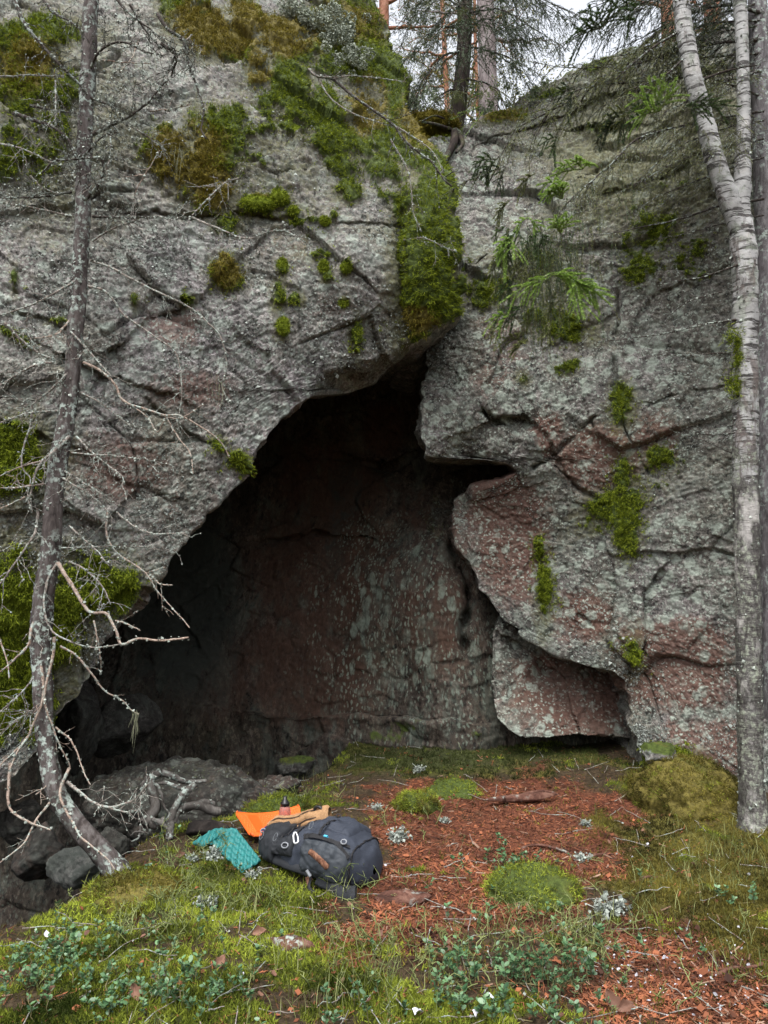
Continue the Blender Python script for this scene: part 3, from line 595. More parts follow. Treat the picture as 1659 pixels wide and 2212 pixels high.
TWIG_DEAD = bark_mat('dead_twig', (.07, .055, .048), (.24, .205, .18), (.42, .38, .34), .7, sc=40, stretch=1)
TWIG_TAN = bark_mat('bare_tan_twig', (.12, .08, .06), (.31, .235, .19), (.45, .38, .32), .5, sc=40, stretch=1)
TWIG_DARK = bark_mat('dark_twig', (.018, .013, .011), (.05, .04, .034), (.11, .095, .085), .45, sc=40, stretch=1)
ROOT_WOOD = bark_mat('weathered_root', (.022, .019, .016), (.075, .067, .06), (.16, .15, .138), .25, sc=14, stretch=.6)
LICHEN = simple('foliose_lichen', (.20, .23, .20), .9, .35, 60, .4, rnd=True, col2=(.43, .47, .42), spec=.1)
BEARD = simple('beard_lichen', (.17, .18, .11), .9, .3, 40, rnd=True, col2=(.30, .31, .21), spec=.1)
def leaf(name, lo, hi, rough=.6, spec=.3, trans=.25):
    m, nt, b = newmat(name); c = ramp(nt, att(nt, 'rnd'), [(0, lo), (1, hi)])
    setin(nt, b, 'Base Color', c); setin(nt, b, 'Roughness', rough); setin(nt, b, 'Specular IOR Level', spec)
    if trans:
        t = nd(nt, 'ShaderNodeBsdfTranslucent', {'Color': c}); mx = nd(nt, 'ShaderNodeMixShader', {0: trans, 1: b.outputs[0], 2: t.outputs[0]})
        nt.links.new(mx.outputs[0], nt.nodes['Material Output'].inputs['Surface'])
    return m
NEEDLE_DARK = leaf('dark_spruce_needle', (.016, .03, .012), (.045, .075, .022))
NEEDLE_MID = leaf('spruce_needle', (.03, .06, .02), (.08, .13, .035))
NEEDLE_NEW = leaf('fresh_spruce_needle', (.15, .25, .04), (.36, .52, .11))
NEEDLE_OLD = leaf('drab_spruce_needle', (.06, .07, .025), (.26, .29, .10))
PINE_NEEDLE = leaf('pine_needle', (.05, .075, .02), (.17, .18, .06))
def birch_mat():
    m, nt, b = newmat('birch_bark'); p = posn(nt)
    q = nd(nt, 'ShaderNodeMapping', {'Vector': p, 'Scale': (2.2, 2.2, 16)}).outputs[0]; q2 = nd(nt, 'ShaderNodeMapping', {'Vector': p, 'Scale': (7, 7, 40)}).outputs[0]
    n1 = noi(nt, q, 1.6, 5, .65, .4); n2 = noi(nt, q2, 1.0, 4, .6); n3 = noi(nt, p, 4, 5, .6); n4 = noi(nt, p, 30, 6, .7)
    white = ramp(nt, n3, [(.3, (.20, .195, .185)), (.55, (.345, .345, .34)), (.8, (.40, .365, .34))])
    dk = mth(nt, 'MAXIMUM', ramp(nt, n1, [(.53, 0), (.58, 1)]), ramp(nt, n2, [(.58, 0), (.63, .9)]))
    col = mix(nt, dk, white, (.03, .026, .024))
    z = nd(nt, 'ShaderNodeSeparateXYZ', {0: p}).outputs[2]
    col = mix(nt, ramp(nt, noi(nt, p, 7, 7, .72, .5), [(.52, 0), (.62, .75)]), col, ramp(nt, n4, [(.35, (.10, .11, .09)), (.65, (.26, .29, .23))]))
    low = ramp(nt, mth(nt, 'ADD', mth(nt, 'MULTIPLY', z, -.3), mth(nt, 'MULTIPLY', mth(nt, 'ADD', n3, n4), .75)), [(-.75, 0), (-.02, .92)])
    qs = nd(nt, 'ShaderNodeMapping', {'Vector': p, 'Scale': (10, 10, 3.2)}).outputs[0]; ns = noi(nt, qs, 1.0, 5, .65, .6)
    scar = ramp(nt, mth(nt, 'ADD', ns, mth(nt, 'MULTIPLY', z, -.045)), [(.36, 0), (.46, .85)])
    col = mix(nt, scar, col, ramp(nt, n4, [(.35, (.03, .022, .02)), (.6, (.12, .095, .085))]))
    rough = ramp(nt, n4, [(.38, (.035, .03, .028)), (.50, (.10, .095, .085)), (.62, (.27, .30, .23))])
    rough = mix(nt, ramp(nt, noi(nt, qs, .6, 6, .7, .8), [(.47, 0), (.56, .8)]), rough, (.022, .018, .016))
    rough = mix(nt, ramp(nt, noi(nt, nd(nt, 'ShaderNodeMapping', {'Vector': p, 'Scale': (5, 5, 2.2), 'Location': (3, 1, 7)}).outputs[0], 1.0, 5, .65), [(.56, 0), (.64, .75)]), rough, (.42, .40, .38))
    col = mix(nt, low, col, rough)
    setin(nt, b, 'Base Color', col); setin(nt, b, 'Roughness', .75); bump(nt, b, mth(nt, 'ADD', n4, mth(nt, 'MULTIPLY', dk, -.6)), .6, .015)
    return m
BIRCH = birch_mat()
FLAKE_V = np.array([[-.5, 0, 0], [.1, -.45, .25], [.55, .05, 0], [.05, .5, .3], [0, 0, .55]])
FLAKE_F = np.array([[0, 1, 4], [1, 2, 4], [2, 3, 4], [3, 0, 4]])
def randrot(n):
    q = rng.normal(size=(n, 4)); q /= np.linalg.norm(q, axis=1, keepdims=True); a, b, c, d = q.T
    return np.stack([np.stack([1 - 2*(c*c+d*d), 2*(b*c-d*a), 2*(b*d+c*a)], -1), np.stack([2*(b*c+d*a), 1 - 2*(b*b+d*d), 2*(c*d-b*a)], -1), np.stack([2*(b*d-c*a), 2*(c*d+b*a), 1 - 2*(b*b+c*c)], -1)], -2)
def inst(mb, Vt, Ft, P, R, S, mi=0, a=None):
    n = len(P)
    if n == 0: return
    S = np.asarray(S, float).reshape(n, -1)
    V = np.einsum('nij,nvj->nvi', R, Vt[None] * S[:, None, :]) + P[:, None]
    Fc = (np.asarray(Ft)[None] + (np.arange(n) * len(Vt))[:, None, None]).reshape(-1, np.shape(Ft)[1])
    a = rng.random(n) if a is None else np.broadcast_to(a, (n,))
    mb.add(V.reshape(-1, 3), Fc, mi, np.repeat(a, len(Vt)))
def flakes(mb, path, r, n, size, mi):
    if n <= 0: return
    i = rng.integers(0, len(path) - 1, n); t = rng.random((n, 1)); p = path[i] * (1 - t) + path[i + 1] * t
    p = p + rng.normal(size=(n, 3)) * (r * .7)
    inst(mb, FLAKE_V, FLAKE_F, p, randrot(n), size * rng.uniform(.4, 1.5, (n, 1)) * np.ones((n, 3)), mi)
def wobble(P, amp, f=3.0, s=0):
    L = np.linspace(0, 1, len(P))[:, None] * f * max(1.0, np.linalg.norm(P[-1] - P[0]) * 2)
    o = rng.random(3) * 50
    W = np.stack([fbm(np.concatenate([L + o[k], L * 0 + k * 7 + s, L * 0], 1), 1, 2, .5, k) for k in range(3)], 1)
    env = np.clip(np.linspace(0, 8, len(P)), 0, 1)[:, None]
    return P + W * amp * env
def twigs(mb, path, r, n, ln, lich=0, mi=0, lmi=1, depth=1, down=.1, fs=.012):
    """bare side twigs"""
    for k in range(n):
        i = int(rng.integers(max(1, len(path) // 8), len(path) - 1)); T = unit(path[min(i + 1, len(path) - 1)] - path[i - 1])
        s = unit(np.cross(T, rng.normal(size=3))); d = unit(T * rng.uniform(.3, 1.0) + s * rng.uniform(.5, 1.1) + np.array([0, 0, -down]))
        L = ln * rng.uniform(.35, 1.2); m = 7
        q = path[i] + d * (np.linspace(0, L, m)[:, None]) + np.array([0, 0, -1]) * (np.linspace(0, 1, m)[:, None] ** 2) * L * rng.uniform(-.1, .25)
        q = wobble(q, L * .10, 4); rr = np.linspace(max(r * .6, .0024), .0012, m)
        mb.add(*tube(q, rr, 3), mi)
        flakes(mb, q, .003, int(lich * L * 40), fs * .8, lmi)
        if depth > 0 and L > .1: twigs(mb, q, r * .5, int(rng.integers(1, 4)), L * .5, lich, mi, lmi, depth - 1, down, fs)
def dead_branch(pts, Y0, Y1, r0, r1, nt=8, ln=.2, lich=1.0, parent=None, mats=None, sides=5, name='branch', bend=0.0):
    pts = np.array(pts, float); n = len(pts); t = np.r_[0, np.cumsum(np.hypot(*np.diff(pts, axis=0).T))]; t /= t[-1]
    Yv = Y0 + (Y1 - Y0) * t + bend * np.sin(t * np.pi)
    P = resample(at(pts[:, 0], pts[:, 1], Yv), max(8, int(6 * n)))
    P = wobble(P, .008, 5)
    r0 = r0 * 1.35; r1 = r1 * 1.45
    R = r0 + (r1 - r0) * np.linspace(0, 1, len(P)) ** .7
    mb = MB(); mb.add(*tube(P, R * rng.uniform(.88, 1.15, len(P)), sides), 0)
    L = np.linalg.norm(np.diff(P, axis=0), axis=1).sum()
    flakes(mb, P, r0 * .9, int(lich * L * 95), .015, 1)
    twigs(mb, P, r1 * .9, nt, ln, lich, 0, 1, 1)
    return mb.build(name, mats or [TWIG_DEAD, LICHEN], parent), P
def trunk(spec, Y0, Y1, mat, parent, sides=14, rough=.07, name='trunk', n=90, flk=0, extra=None):
    sp = np.array(spec, float); t = np.linspace(0, 1, len(sp)); Yv = Y0 + (Y1 - Y0) * t
    P = at(sp[:, 0], sp[:, 1], Yv); r = sp[:, 2] * (Yv * (math.cos(PITCH)) + (P[:, 2] - CAMH) * math.sin(PITCH)) / F
    Q = resample(np.c_[P, r], n)
    a = np.linspace(0, 2 * np.pi, sides, endpoint=False)
    pts = np.stack([np.cos(a)[None] * 2 + 0 * Q[:, :1], np.sin(a)[None] * 2 + 0 * Q[:, :1], Q[:, 2:3] * 6 + 0 * a[None]], -1)
    wob = 1 + rough * 1.6 * fbm(pts, .8, 4, .6, 55) + rough * .7 * fbm(pts * np.array([3, 3, 4.0]), 1.5, 3, .7, 56)
    mb = MB(); mb.add(*tube(Q, Q[:, 3], sides, wob=wob), 0)
    if flk: 
        i = rng.integers(0, n, flk); d = unit(rng.normal(size=(flk, 3)) * np.array([1, 1, .2]))
        inst(mb, FLAKE_V, FLAKE_F, Q[i, :3] + d * Q[i, 3:4] * .98, randrot(flk), rng.uniform(.008, .028, (flk, 1)) * np.ones((flk, 3)), 1)
    return mb.build(name, [mat, LICHEN], parent), Q
# needle twigs --------------------------------------------------------------
NEEDLE_V = np.array([[-.5, 0, 0], [.5, 0, 0], [0, 1, 0]]); NEEDLE_F = np.array([[0, 1, 2]])
def needles(mb, path, ln, wd, spacing, mi, flat=.35, a=None):
    seg = np.diff(path, axis=0); sl = np.linalg.norm(seg, axis=1); L = sl.sum(); n = int(L / spacing)
    if n < 2: return
    s = np.sort(rng.random(n)) * L; cs = np.r_[0, np.cumsum(sl)]; i = np.clip(np.searchsorted(cs, s) - 1, 0, len(sl) - 1)
    p = path[i] + seg[i] * ((s - cs[i]) / sl[i])[:, None]; T = unit(seg[i])
    up = np.array([0, 0, 1.0]); S = unit(np.cross(T, up) + 1e-6); U = np.cross(S, T)
    ang = rng.uniform(0, 2 * np.pi, n); d = unit(T * .75 + S * np.cos(ang)[:, None] + U * (np.sin(ang) * flat + .15)[:, None])
    X = unit(np.cross(d, rng.normal(size=(n, 3)))); Z = np.cross(X, d)
    inst(mb, NEEDLE_V, NEEDLE_F, p, np.stack([X, d, Z], -1), np.stack([np.full(n, wd), ln * rng.uniform(.7, 1.2, n), np.ones(n)], -1), mi, a)
def spruce_branch(P, r0, lat=.5, dens=9, droop=.5, nl=.016, nw=.0040, spc=.0035, nmi=1, bare=.25, mb=None, sub=True, upto=1.0, rot=None):
    """spine with paired, drooping side sprays carrying needles"""
    mb = mb or MB(); P = wobble(resample(P, 26), .012, 4); L = np.linalg.norm(np.diff(P, axis=0), axis=1).sum()
    mb.add(*tube(P, np.linspace(r0, .0018, len(P)), 4), 0)
    if nmi: needles(mb, P[int(len(P) * .75):], nl, nw, spc, nmi)
    n = int(L * dens); up = np.array([0, 0, 1.0])
    for k in range(n):
        t = (k + rng.random()) / n
        if t < bare * .4: continue
        i = min(int(t * (len(P) - 1)), len(P) - 2); T = unit(P[i + 1] - P[i]); S = unit(np.cross(T, up)) * (1 if k % 2 else -1)
        l = lat * (1.05 - t) ** .7 * rng.uniform(.5, 1.15); m = 8; u = np.linspace(0, 1, m)[:, None]
        q = P[i] + l * (u * unit(T * .7 + S * .8 + up * rng.uniform(-.2, .15)) - up * droop * u ** 2 * rng.uniform(.4, 1.2)); q = wobble(q, l * .06, 4)
        mb.add(*tube(q, np.linspace(max(.0022, r0 * .3), .001, m), 3), 0)
        if nmi and t > bare: needles(mb, q[2:], nl, nw, spc, nmi)
        if sub and l > .09:
            for w_ in range(int(l * 22)):
                j = int(rng.integers(1, m - 1)); T2 = unit(q[j + 1] - q[j]); S2 = unit(np.cross(T2, up) + .3 * rng.normal(size=3)) * (1 if w_ % 2 else -1)
                l2 = l * rng.uniform(.25, .5); u2 = np.linspace(0, 1, 5)[:, None]
                q2 = q[j] + l2 * (u2 * unit(T2 * .75 + S2 * .7) - up * droop * .8 * u2 ** 2 * rng.uniform(.3, 1.2))
                mb.add(*tube(q2, np.linspace(.0016, .0008, 5), 3), 0)
                if nmi and t > bare * .8: needles(mb, q2, nl, nw, spc, nmi)
    return mb
def hang(mb, p, n, ln, mi, spread=.05, r=.0012, needle=0):
    """hanging strands (beard lichen, drab hanging shoots)"""
    for k in range(n):
        o = p + rng.normal(size=3) * spread; l = ln * rng.uniform(.3, 1.1); u = np.linspace(0, 1, 6)[:, None]
        q = o + np.array([0, 0, -l]) * u + rng.normal(size=3) * .12 * l * u; q = wobble(q, l * .08, 4)
        mb.add(*tube(q, np.linspace(r, .0006, 6), 3), mi)
        if needle: needles(mb, q, .013, .004, .0035, needle, 1.0)

# ------------------------------------------------------------------ the dead spruce in front of the boulder
T5 = lambda L, oy=1106: [(x * .5, oy + y * .5) for x, y in L]
sp0 = at(262, 1905, 4.45); sp0[2] = float(gz(sp0[0], sp0[1]))
dead = empty('dead_spruce', sp0, 'bare dead spruce with a crooked trunk and lichen crusted branches standing left of the cave', 'tree')
SPEC = [(330,1990,46),(296,1932,38),(264,1896,31),(225,1850,27),(150,1760,25),(115,1690,23),(100,1600,22),(92,1500,23),(88,1400,24),(93,1300,25),(108,1200,25),(115,1100,22),(126,1000,23),(148,880,19),(165,700,19),(177,500,19),(183,300,18),(191,150,18),(198,0,17),(206,-160,16)]
DY0, DY1 = 4.42, 5.0
SPEC = [(a_, b_, c_ * .88) for a_, b_, c_ in SPEC]
_, DQ = trunk(SPEC, DY0, DY1, BARK_SPRUCE, dead, 22, .13, n=240, flk=1100)
_dpy = proj(DQ[:, :3])[1]
def ty(py): return float(np.interp(-py, -_dpy, DQ[:, 1]))
B5 = [([(250,220),(300,300),(350,380),(390,435),(460,440),(500,510),(525,570),(600,548),(700,555),(815,542)],.011,1),([(250,215),(205,300),(190,400),(210,490),(260,540),(350,575),(430,585),(525,570)],.007,0),([(465,0),(462,100),(500,170),(560,215),(630,265),(680,340),(740,410),(790,465),(818,498)],.0055,1),([(505,0),(560,50),(630,85),(700,95),(800,90)],.004,0),([(300,215),(370,250),(440,320),(480,400)],.005,0),([(500,470),(550,485),(605,512)],.005,1),([(260,580),(330,620),(390,690),(450,770),(530,815),(560,850),(600,872)],.006,1),([(405,470),(420,540),(435,640),(435,700)],.004,1),([(235,540),(230,620),(205,720),(192,800),(205,870),(230,930),(250,990),(300,1090),(300,1110)],.008,1),([(165,600),(180,680),(190,760),(180,830),(150,900),(120,970),(75,1040),(45,1106)],.009,1),([(240,930),(290,970),(330,1030),(355,1106),(390,1180)],.0045,1),([(160,690),(110,760),(50,820),(-30,885)],.005,0),([(165,0),(155,80),(120,140),(60,230),(0,310),(-50,360)],.007,0),([(165,450),(135,500),(125,570),(60,640),(-10,700)],.009,1),([(-10,530),(30,640),(40,720)],.005,1),([(160,850),(40,915)],.004,0),([(130,960),(60,1040),(-20,1110)],.006,1),([(630,265),(715,237)],.003,1),([(640,262),(690,310),(745,315)],.003,1),([(265,155),(450,150),(640,150)],.003,0),([(300,60),(420,170),(470,230)],.004,0)]
B7 = [([(300,0),(262,90),(270,150),(310,230),(350,300),(400,340),(470,400),(495,435)],.008,1),([(290,60),(340,100),(400,145),(460,170),(520,160),(580,135),(640,70)],.008,0),([(460,170),(540,190),(600,180)],.005,0),([(45,-20),(35,130),(55,190),(130,235),(220,270)],.009,1),([(215,150),(150,235),(100,330),(0,408)],.006,1),([(210,70),(155,115)],.004,1)]
B3 = [([(390,20),(480,50),(560,95),(700,165),(800,210),(880,270),(940,330),(965,390),(980,480),(960,560),(990,640)],.007,0),([(380,130),(440,145),(490,190),(530,250),(600,300),(700,370),(760,420),(780,500),(785,600),(775,690),(770,750)],.006,0),([(360,460),(440,500),(500,560),(520,610),(560,640),(640,665),(720,690),(780,690),(870,740),(930,780),(960,810),(990,870)],.008,1),([(720,700),(760,770),(820,850),(835,940)],.005,1),([(340,100),(250,150),(180,190),(100,225),(0,255)],.007,0),([(125,240),(115,310),(140,380)],.004,0),([(300,280),(240,340),(150,355)],.006,1),([(230,460),(130,480),(0,560),(-40,580)],.008,0),([(320,480),(240,560),(180,610),(140,640)],.009,0),([(140,640),(130,740),(100,830),(95,910),(130,960),(120,1030),(140,1106)],.006,0),([(300,780),(240,840),(180,890),(150,950),(130,1040)],.010,0),([(330,780),(400,850),(480,915),(530,960),(520,1010)],.006,0),([(280,930),(380,990),(440,1030)],.005,0),([(270,960),(400,1040),(470,1106)],.005,0),([(250,670),(120,680),(0,720)],.006,0),([(200,880),(90,910),(0,950)],.006,1),([(190,985),(80,1000),(0,1003)],.005,1),([(110,1040),(50,1070),(0,1090)],.005,1),([(310,850),(500,865),(640,880)],.0035,0),([(350,590),(440,640),(570,740)],.004,0),([(300,320),(420,450),(480,520)],.005,0),([(20,290),(90,360),(170,420),(240,450)],.009,0),([(700,690),(780,700),(880,640)],.003,1),([(560,640),(640,700),(680,760),(720,690)],.003,1)]
B1 = [([(55,-20),(100,90),(160,170),(220,240),(290,310),(340,360),(375,410)],.013,0),([(180,-10),(240,60),(300,90),(360,140)],.010,0),([(400,580),(480,540),(560,500),(640,440),(690,380),(725,345)],.011,0),([(375,420),(440,440),(500,470),(520,500)],.008,0),([(390,300),(430,220),(500,185),(560,190),(620,220),(700,240)],.008,0),([(60,490),(150,520),(230,550),(290,600),(330,690),(350,800)],.012,0),([(360,870),(420,810),(445,750),(440,690),(420,680),(300,690),(230,700),(180,750)],.009,0),([(350,690),(420,610),(500,560)],.007,0),([(400,935),(520,940),(640,940),(750,940),(830,940)],.007,0),([(400,1040),(480,990),(600,945)],.006,0),([(310,935),(200,910),(100,890),(0,880),(-40,880)],.006,0),([(310,830),(180,850),(0,855)],.007,0),([(500,-10),(540,40),(600,90),(680,150),(750,210)],.008,0),([(680,60),(720,120),(790,170),(800,230),(830,320),(860,400),(880,480),(870,560),(890,600)],.010,0),([(830,150),(795,190),(820,240)],.004,0),([(440,260),(540,270),(650,275)],.004,1),([(650,480),(740,470),(830,450)],.004,1),([(590,560),(650,600),(720,650)],.005,0),([(1030,770),(960,800),(830,930)],.004,0),([(830,940),(950,990),(1060,1030),(1170,1000),(1240,1000),(1320,1060)],.006,0),([(0,330),(130,325),(280,330)],.005,0),([(130,455),(250,480),(340,490)],.007,0),([(240,350),(240,450),(240,540)],.005,0),([(700,190),(760,240),(740,330)],.012,0),([(560,20),(640,150),(700,210)],.007,0),([(130,760),(200,820),(310,850)],.004,0),([(0,620),(90,640),(200,690),(270,720)],.005,0),([(480,560),(470,700),(430,800)],.005,0),([(600,170),(570,250),(520,310)],.003,1),([(690,650),(600,800),(580,850)],.003,1)]
for (L, oy) in ((B5, 1106), (B7, 1659), (B3, 553), (B1, 0)):
    for pl, r, tan in L:
        pts = T5(pl, oy); y0 = ty(pts[0][1]) - .03; hi = oy in (0, 553)
        far = abs(pts[-1][0] - 150) / 829.
        y1 = y0 + rng.uniform(-.35, .10) - .1 * far
        dead_branch(pts, y0, y1, r, max(.0022, r * .35), int(rng.integers(9, 17)) if not tan else int(rng.integers(1, 5)), .2 if not tan else .12,
                    (1.0 if hi else .7) if not tan else .6, dead, [TWIG_TAN if tan else (TWIG_DARK if oy == 0 and r > .006 else TWIG_DEAD), LICHEN], bend=rng.uniform(-.08, .04))
# beard lichen hanging from the low twig tip
mb = MB(); hang(mb, at(292, 1540, ty(1500) - .15), 16, .19, 0, .012, .0016); mb.build('beard_lichen', [BEARD], dead)
for (px, py, n) in [(430,110,10),(425,215,14),(380,330,10),(470,830,12),(330,120,8)]:
    mb = MB(); hang(mb, at(px, py, ty(py) - .2), n, .17, 0, .03, .0013); mb.build('beard_lichen', [BEARD], dead)
# moss foot
# ------------------------------------------------------------------ birch on the right
b0 = at(1626, 1795, 5.35); b0[2] = float(gz(b0[0], b0[1]))
birch = empty('birch_tree', b0, 'forked white birch with dark cross marks and a crusted lower trunk at the right edge', 'tree')
_, BQ = trunk([(1650,1845,66),(1636,1805,46),(1630,1770,33),(1624,1700,27),(1619,1500,26),(1616,1300,25),(1612,1100,26),(1610,900,26),(1609,700,26),(1609,600,26),(1604,520,26),(1600,470,22)], 5.35, 5.5, BIRCH, birch, 22, .13, n=200, flk=800)
trunk([(1598,500,20),(1578,440,21),(1552,370,21),(1530,290,19),(1505,200,18),(1490,130,18),(1475,40,17),(1462,-120,16)], 5.48, 5.5, BIRCH, birch, 18, .11, name='stem', n=140, flk=220)
trunk([(1608,520,20),(1600,440,19),(1603,400,19),(1606,300,14),(1606,200,13),(1603,100,13),(1598,0,14),(1592,-120,13)], 5.5, 5.6, BIRCH, birch, 18, .11, name='stem', n=140, flk=220)
MOSSM = leaf('moss_leaf', (.045, .07, .008), (.29, .35, .03), .9, .1, .15)
MOSSG_M = leaf('golden_moss_leaf', (.07, .065, .010), (.30, .245, .045), .9, .1, .15)
def _ico():
    bm = bmesh.new(); bmesh.ops.create_icosphere(bm, subdivisions=3, radius=1)
    r = np.array([v.co[:] for v in bm.verts]), np.array([[v.index for v in f.verts] for f in bm.faces]); bm.free(); return r
ICO_S = _ico()
def tufts(mb, P, N, ln, wd, k, mi, droop=.5, spread=.6):
    n = len(P)
    for j in range(k):
        d = unit(N + spread * rng.normal(size=(n, 3)) + np.array([0, 0, -droop])); X = unit(np.cross(d, rng.normal(size=(n, 3)))); Z = np.cross(X, d)
        inst(mb, NEEDLE_V, NEEDLE_F, P + .006 * rng.normal(size=(n, 3)), np.stack([X, d, Z], -1), np.stack([np.full(n, wd), ln * rng.uniform(.5, 1.3, n), np.ones(n)], -1), mi)
for (px, py, w_, h_) in [(1590,728,20,22),(1592,830,22,28),(1600,775,14,30)]:
    n = 260; P = at(px + rng.normal(size=n) * w_ * .5, py + rng.normal(size=n) * h_ * .5, 5.36 + 0 * np.arange(n)); mb = MB()
    P[:, 1] += .02 + .03 * rng.random(n); tufts(mb, P, np.tile([0, -1., .2], (n, 1)), .03, .005, 3, 0); mb.build('moss_patch', [MOSSM], birch)
for pl, r in [([(1590,690),(1500,705),(1440,720),(1330,735),(1290,740)],.006),([(1600,570),(1510,600),(1420,610)],.006),([(1590,760),(1480,768),(1400,765)],.004),([(1590,935),(1530,938),(1490,932)],.005),([(1560,630),(1480,655),(1430,700)],.004)]:
    dead_branch(pl, 5.42, 5.6, r, .002, 6, .16, .6, birch, [TWIG_DARK, LICHEN])
for pl in ([(1520,170),(1580,150),(1640,140)], [(1500,100),(1440,160),(1370,190)], [(1490,0),(1540,-60),(1600,-100)], [(1480,60),(1400,110),(1330,170)]):
    dead_branch(pl, 5.5, 5.4, .009, .003, 8, .2, .4, birch, [TWIG_DARK, LICHEN])
# ------------------------------------------------------------------ grey spruce behind the birch with green sprays reaching left
g0 = at(1690, 1770, 5.9); g0[2] = float(gz(g0[0], g0[1]))
spr = empty('living_spruce', g0, 'grey barked spruce behind the birch reaching green tipped and drab branches over the right cliff', 'tree')
trunk([(1700,1800,44),(1692,1600,38),(1682,1300,34),(1670,900,32),(1660,600,27),(1649,300,22),(1636,0,19),(1630,-150,18)], 5.9, 6.1, BARK_GREY, spr, 16, .08, n=110, flk=500)
def sbr(pts, Y0, Y1, r, **kw):
    pts = np.array(pts, float); t = np.linspace(0, 1, len(pts)); P = at(pts[:, 0], pts[:, 1], Y0 + (Y1 - Y0) * t)
    return spruce_branch(P, r, **kw)
Z2 = lambda L: [(829.5 + x * .5, y * .5) for x, y in L]
# bare and drab lower branches
for pl, Y0, Y1, r, kw in [
    (Z2([(1640,860),(1430,895),(1300,940),(1100,985),(960,1010),(830,1025)]), 5.9, 5.5, .012, dict(nmi=0, lat=.35, dens=9, droop=.15)),
    (Z2([(1640,930),(1480,960),(1300,1010),(1150,1040)]), 5.9, 5.6, .008, dict(nmi=0, lat=.3, dens=9, droop=.2)),
    (Z2([(1640,480),(1400,520),(1200,565),(1080,610),(1000,690),(900,780),(800,870),(760,960),(745,1010)]), 5.9, 5.2, .013, dict(nmi=3, lat=.5, dens=24, droop=.95, spc=.007, bare=.1, nl=.014)),
    (Z2([(1640,600),(1450,640),(1280,690),(1150,760),(1000,840)]), 5.9, 5.4, .010, dict(nmi=3, lat=.5, dens=20, droop=.6, spc=.010, bare=.2, nl=.014)),
    (Z2([(1640,680),(1500,720),(1330,790),(1180,850),(1050,930)]), 5.9, 5.6, .009, dict(nmi=3, lat=.45, dens=18, droop=.5, spc=.02)),
    (Z2([(1650,300),(1450,360),(1300,440),(1180,500)]), 6.0, 5.4, .011, dict(nmi=3, lat=.5, dens=20, droop=.5, spc=.008, bare=.2)),
    ([(1640,1010),(1540,960),(1450,930)], 5.9, 5.7, .006, dict(nmi=0, lat=.2, dens=8, droop=.1)),
    (Z2([(1640,60),(1460,20),(1250,95),(1110,200),(1000,290),(880,390),(740,470),(570,560),(490,690),(330,800),(240,850)]), 6.0, 5.9, .02, dict(nmi=3, lat=.6, dens=22, droop=.75, spc=.005, bare=.2)),
    (Z2([(1640,170),(1420,190),(1250,230),(1050,282),(800,292),(620,265)]), 6.0, 6.0, .018, dict(nmi=3, lat=.6, dens=22, droop=.8, spc=.006, bare=.25)),
    (Z2([(1640,140),(1400,300),(1150,350),(900,370),(700,440),(540,420)]), 6.0, 6.1, .016, dict(nmi=3, lat=.65, dens=22, droop=.9, spc=.005, bare=.15)),
    (Z2([(1650,-60),(1400,-60),(1150,0),(950,90),(800,170),(700,240)]), 6.0, 5.7, .016, dict(nmi=1, lat=.6, dens=18, droop=.5, spc=.004, bare=.2))]:
    sbr(pl, Y0, Y1, r, **kw).build('branch', [TWIG_DARK, NEEDLE_DARK, NEEDLE_NEW, NEEDLE_OLD], spr)
for pl, Y0, Y1, r in [(Z2([(1640,420),(1380,330),(1200,330),(1050,420),(960,520)]), 6.0, 5.8, .013), (Z2([(1640,230),(1380,250),(1180,300),(980,430),(860,540)]), 6.0, 6.0, .014), (Z2([(1640,90),(1420,100),(1220,170),(1060,230),(900,270),(760,360)]), 6.0, 6.0, .014), (Z2([(1640,520),(1450,560),(1300,620),(1180,700),(1100,800)]), 5.9, 5.5, .010)]:
    sbr(pl, Y0, Y1, r, nmi=3, lat=.6, dens=24, droop=.85, spc=.006, bare=.2, nl=.015).build('branch', [TWIG_DARK, NEEDLE_DARK, NEEDLE_NEW, NEEDLE_OLD], spr)
# curtains of drab hanging shoots
for (x, y, n, l) in [(1175,520,130,.6),(1215,530,80,.5),(1135,570,90,.5),(1260,470,30,.35),(1330,400,30,.3)]:
    for nm_ in (NEEDLE_OLD, NEEDLE_MID):
        mb = MB(); hang(mb, at(x, y, 5.25), n // 3, l, 0, .11, .0014, 1); mb.build('branch', [TWIG_DARK, nm_], spr)
# fresh green sprays
def spray(x, y, tips, Yd, nl=.019, mat=NEEDLE_NEW, spc=.0011, lat=.12):
    mb = MB()
    for tx_, ty_ in tips:
        a = at(x, y, Yd); b = at(tx_, ty_, Yd - .12); m = (a + b) / 2 + np.array([0, 0, .015])
        P = resample(np.array([a, m, b]), 9); mb.add(*tube(P, np.linspace(.003, .0012, 9), 4), 0)
        needles(mb, P, nl, .0055, spc, 1)
        for k in range(4):
            i = 2 + k; T = unit(P[i + 1] - P[i]); S = unit(np.cross(T, [0, .6, .8])) * (1 if k % 2 else -1); u = np.linspace(0, 1, 5)[:, None]
            l = lat * rng.uniform(.5, 1); q = P[i] + l * u * unit(T + S * .8) - np.array([0, 0, .25 * l]) * u ** 2
            mb.add(*tube(q, np.linspace(.002, .001, 5), 3), 0); needles(mb, q, nl, .0055, spc, 1)
    mb.build('branch', [TWIG_DEAD, mat], spr)
spray(1190, 595, [(1145,640),(1230,603),(1255,610)], 5.0); spray(1235, 600, [(1315,655),(1270,640),(1258,680),(1290,635)], 5.0)
spray(1130, 660, [(1055,692),(1085,690),(1095,705)], 5.1, mat=NEEDLE_MID); spray(1100, 520, [(1072,560),(1080,540),(1095,570)], 5.2, mat=NEEDLE_MID)
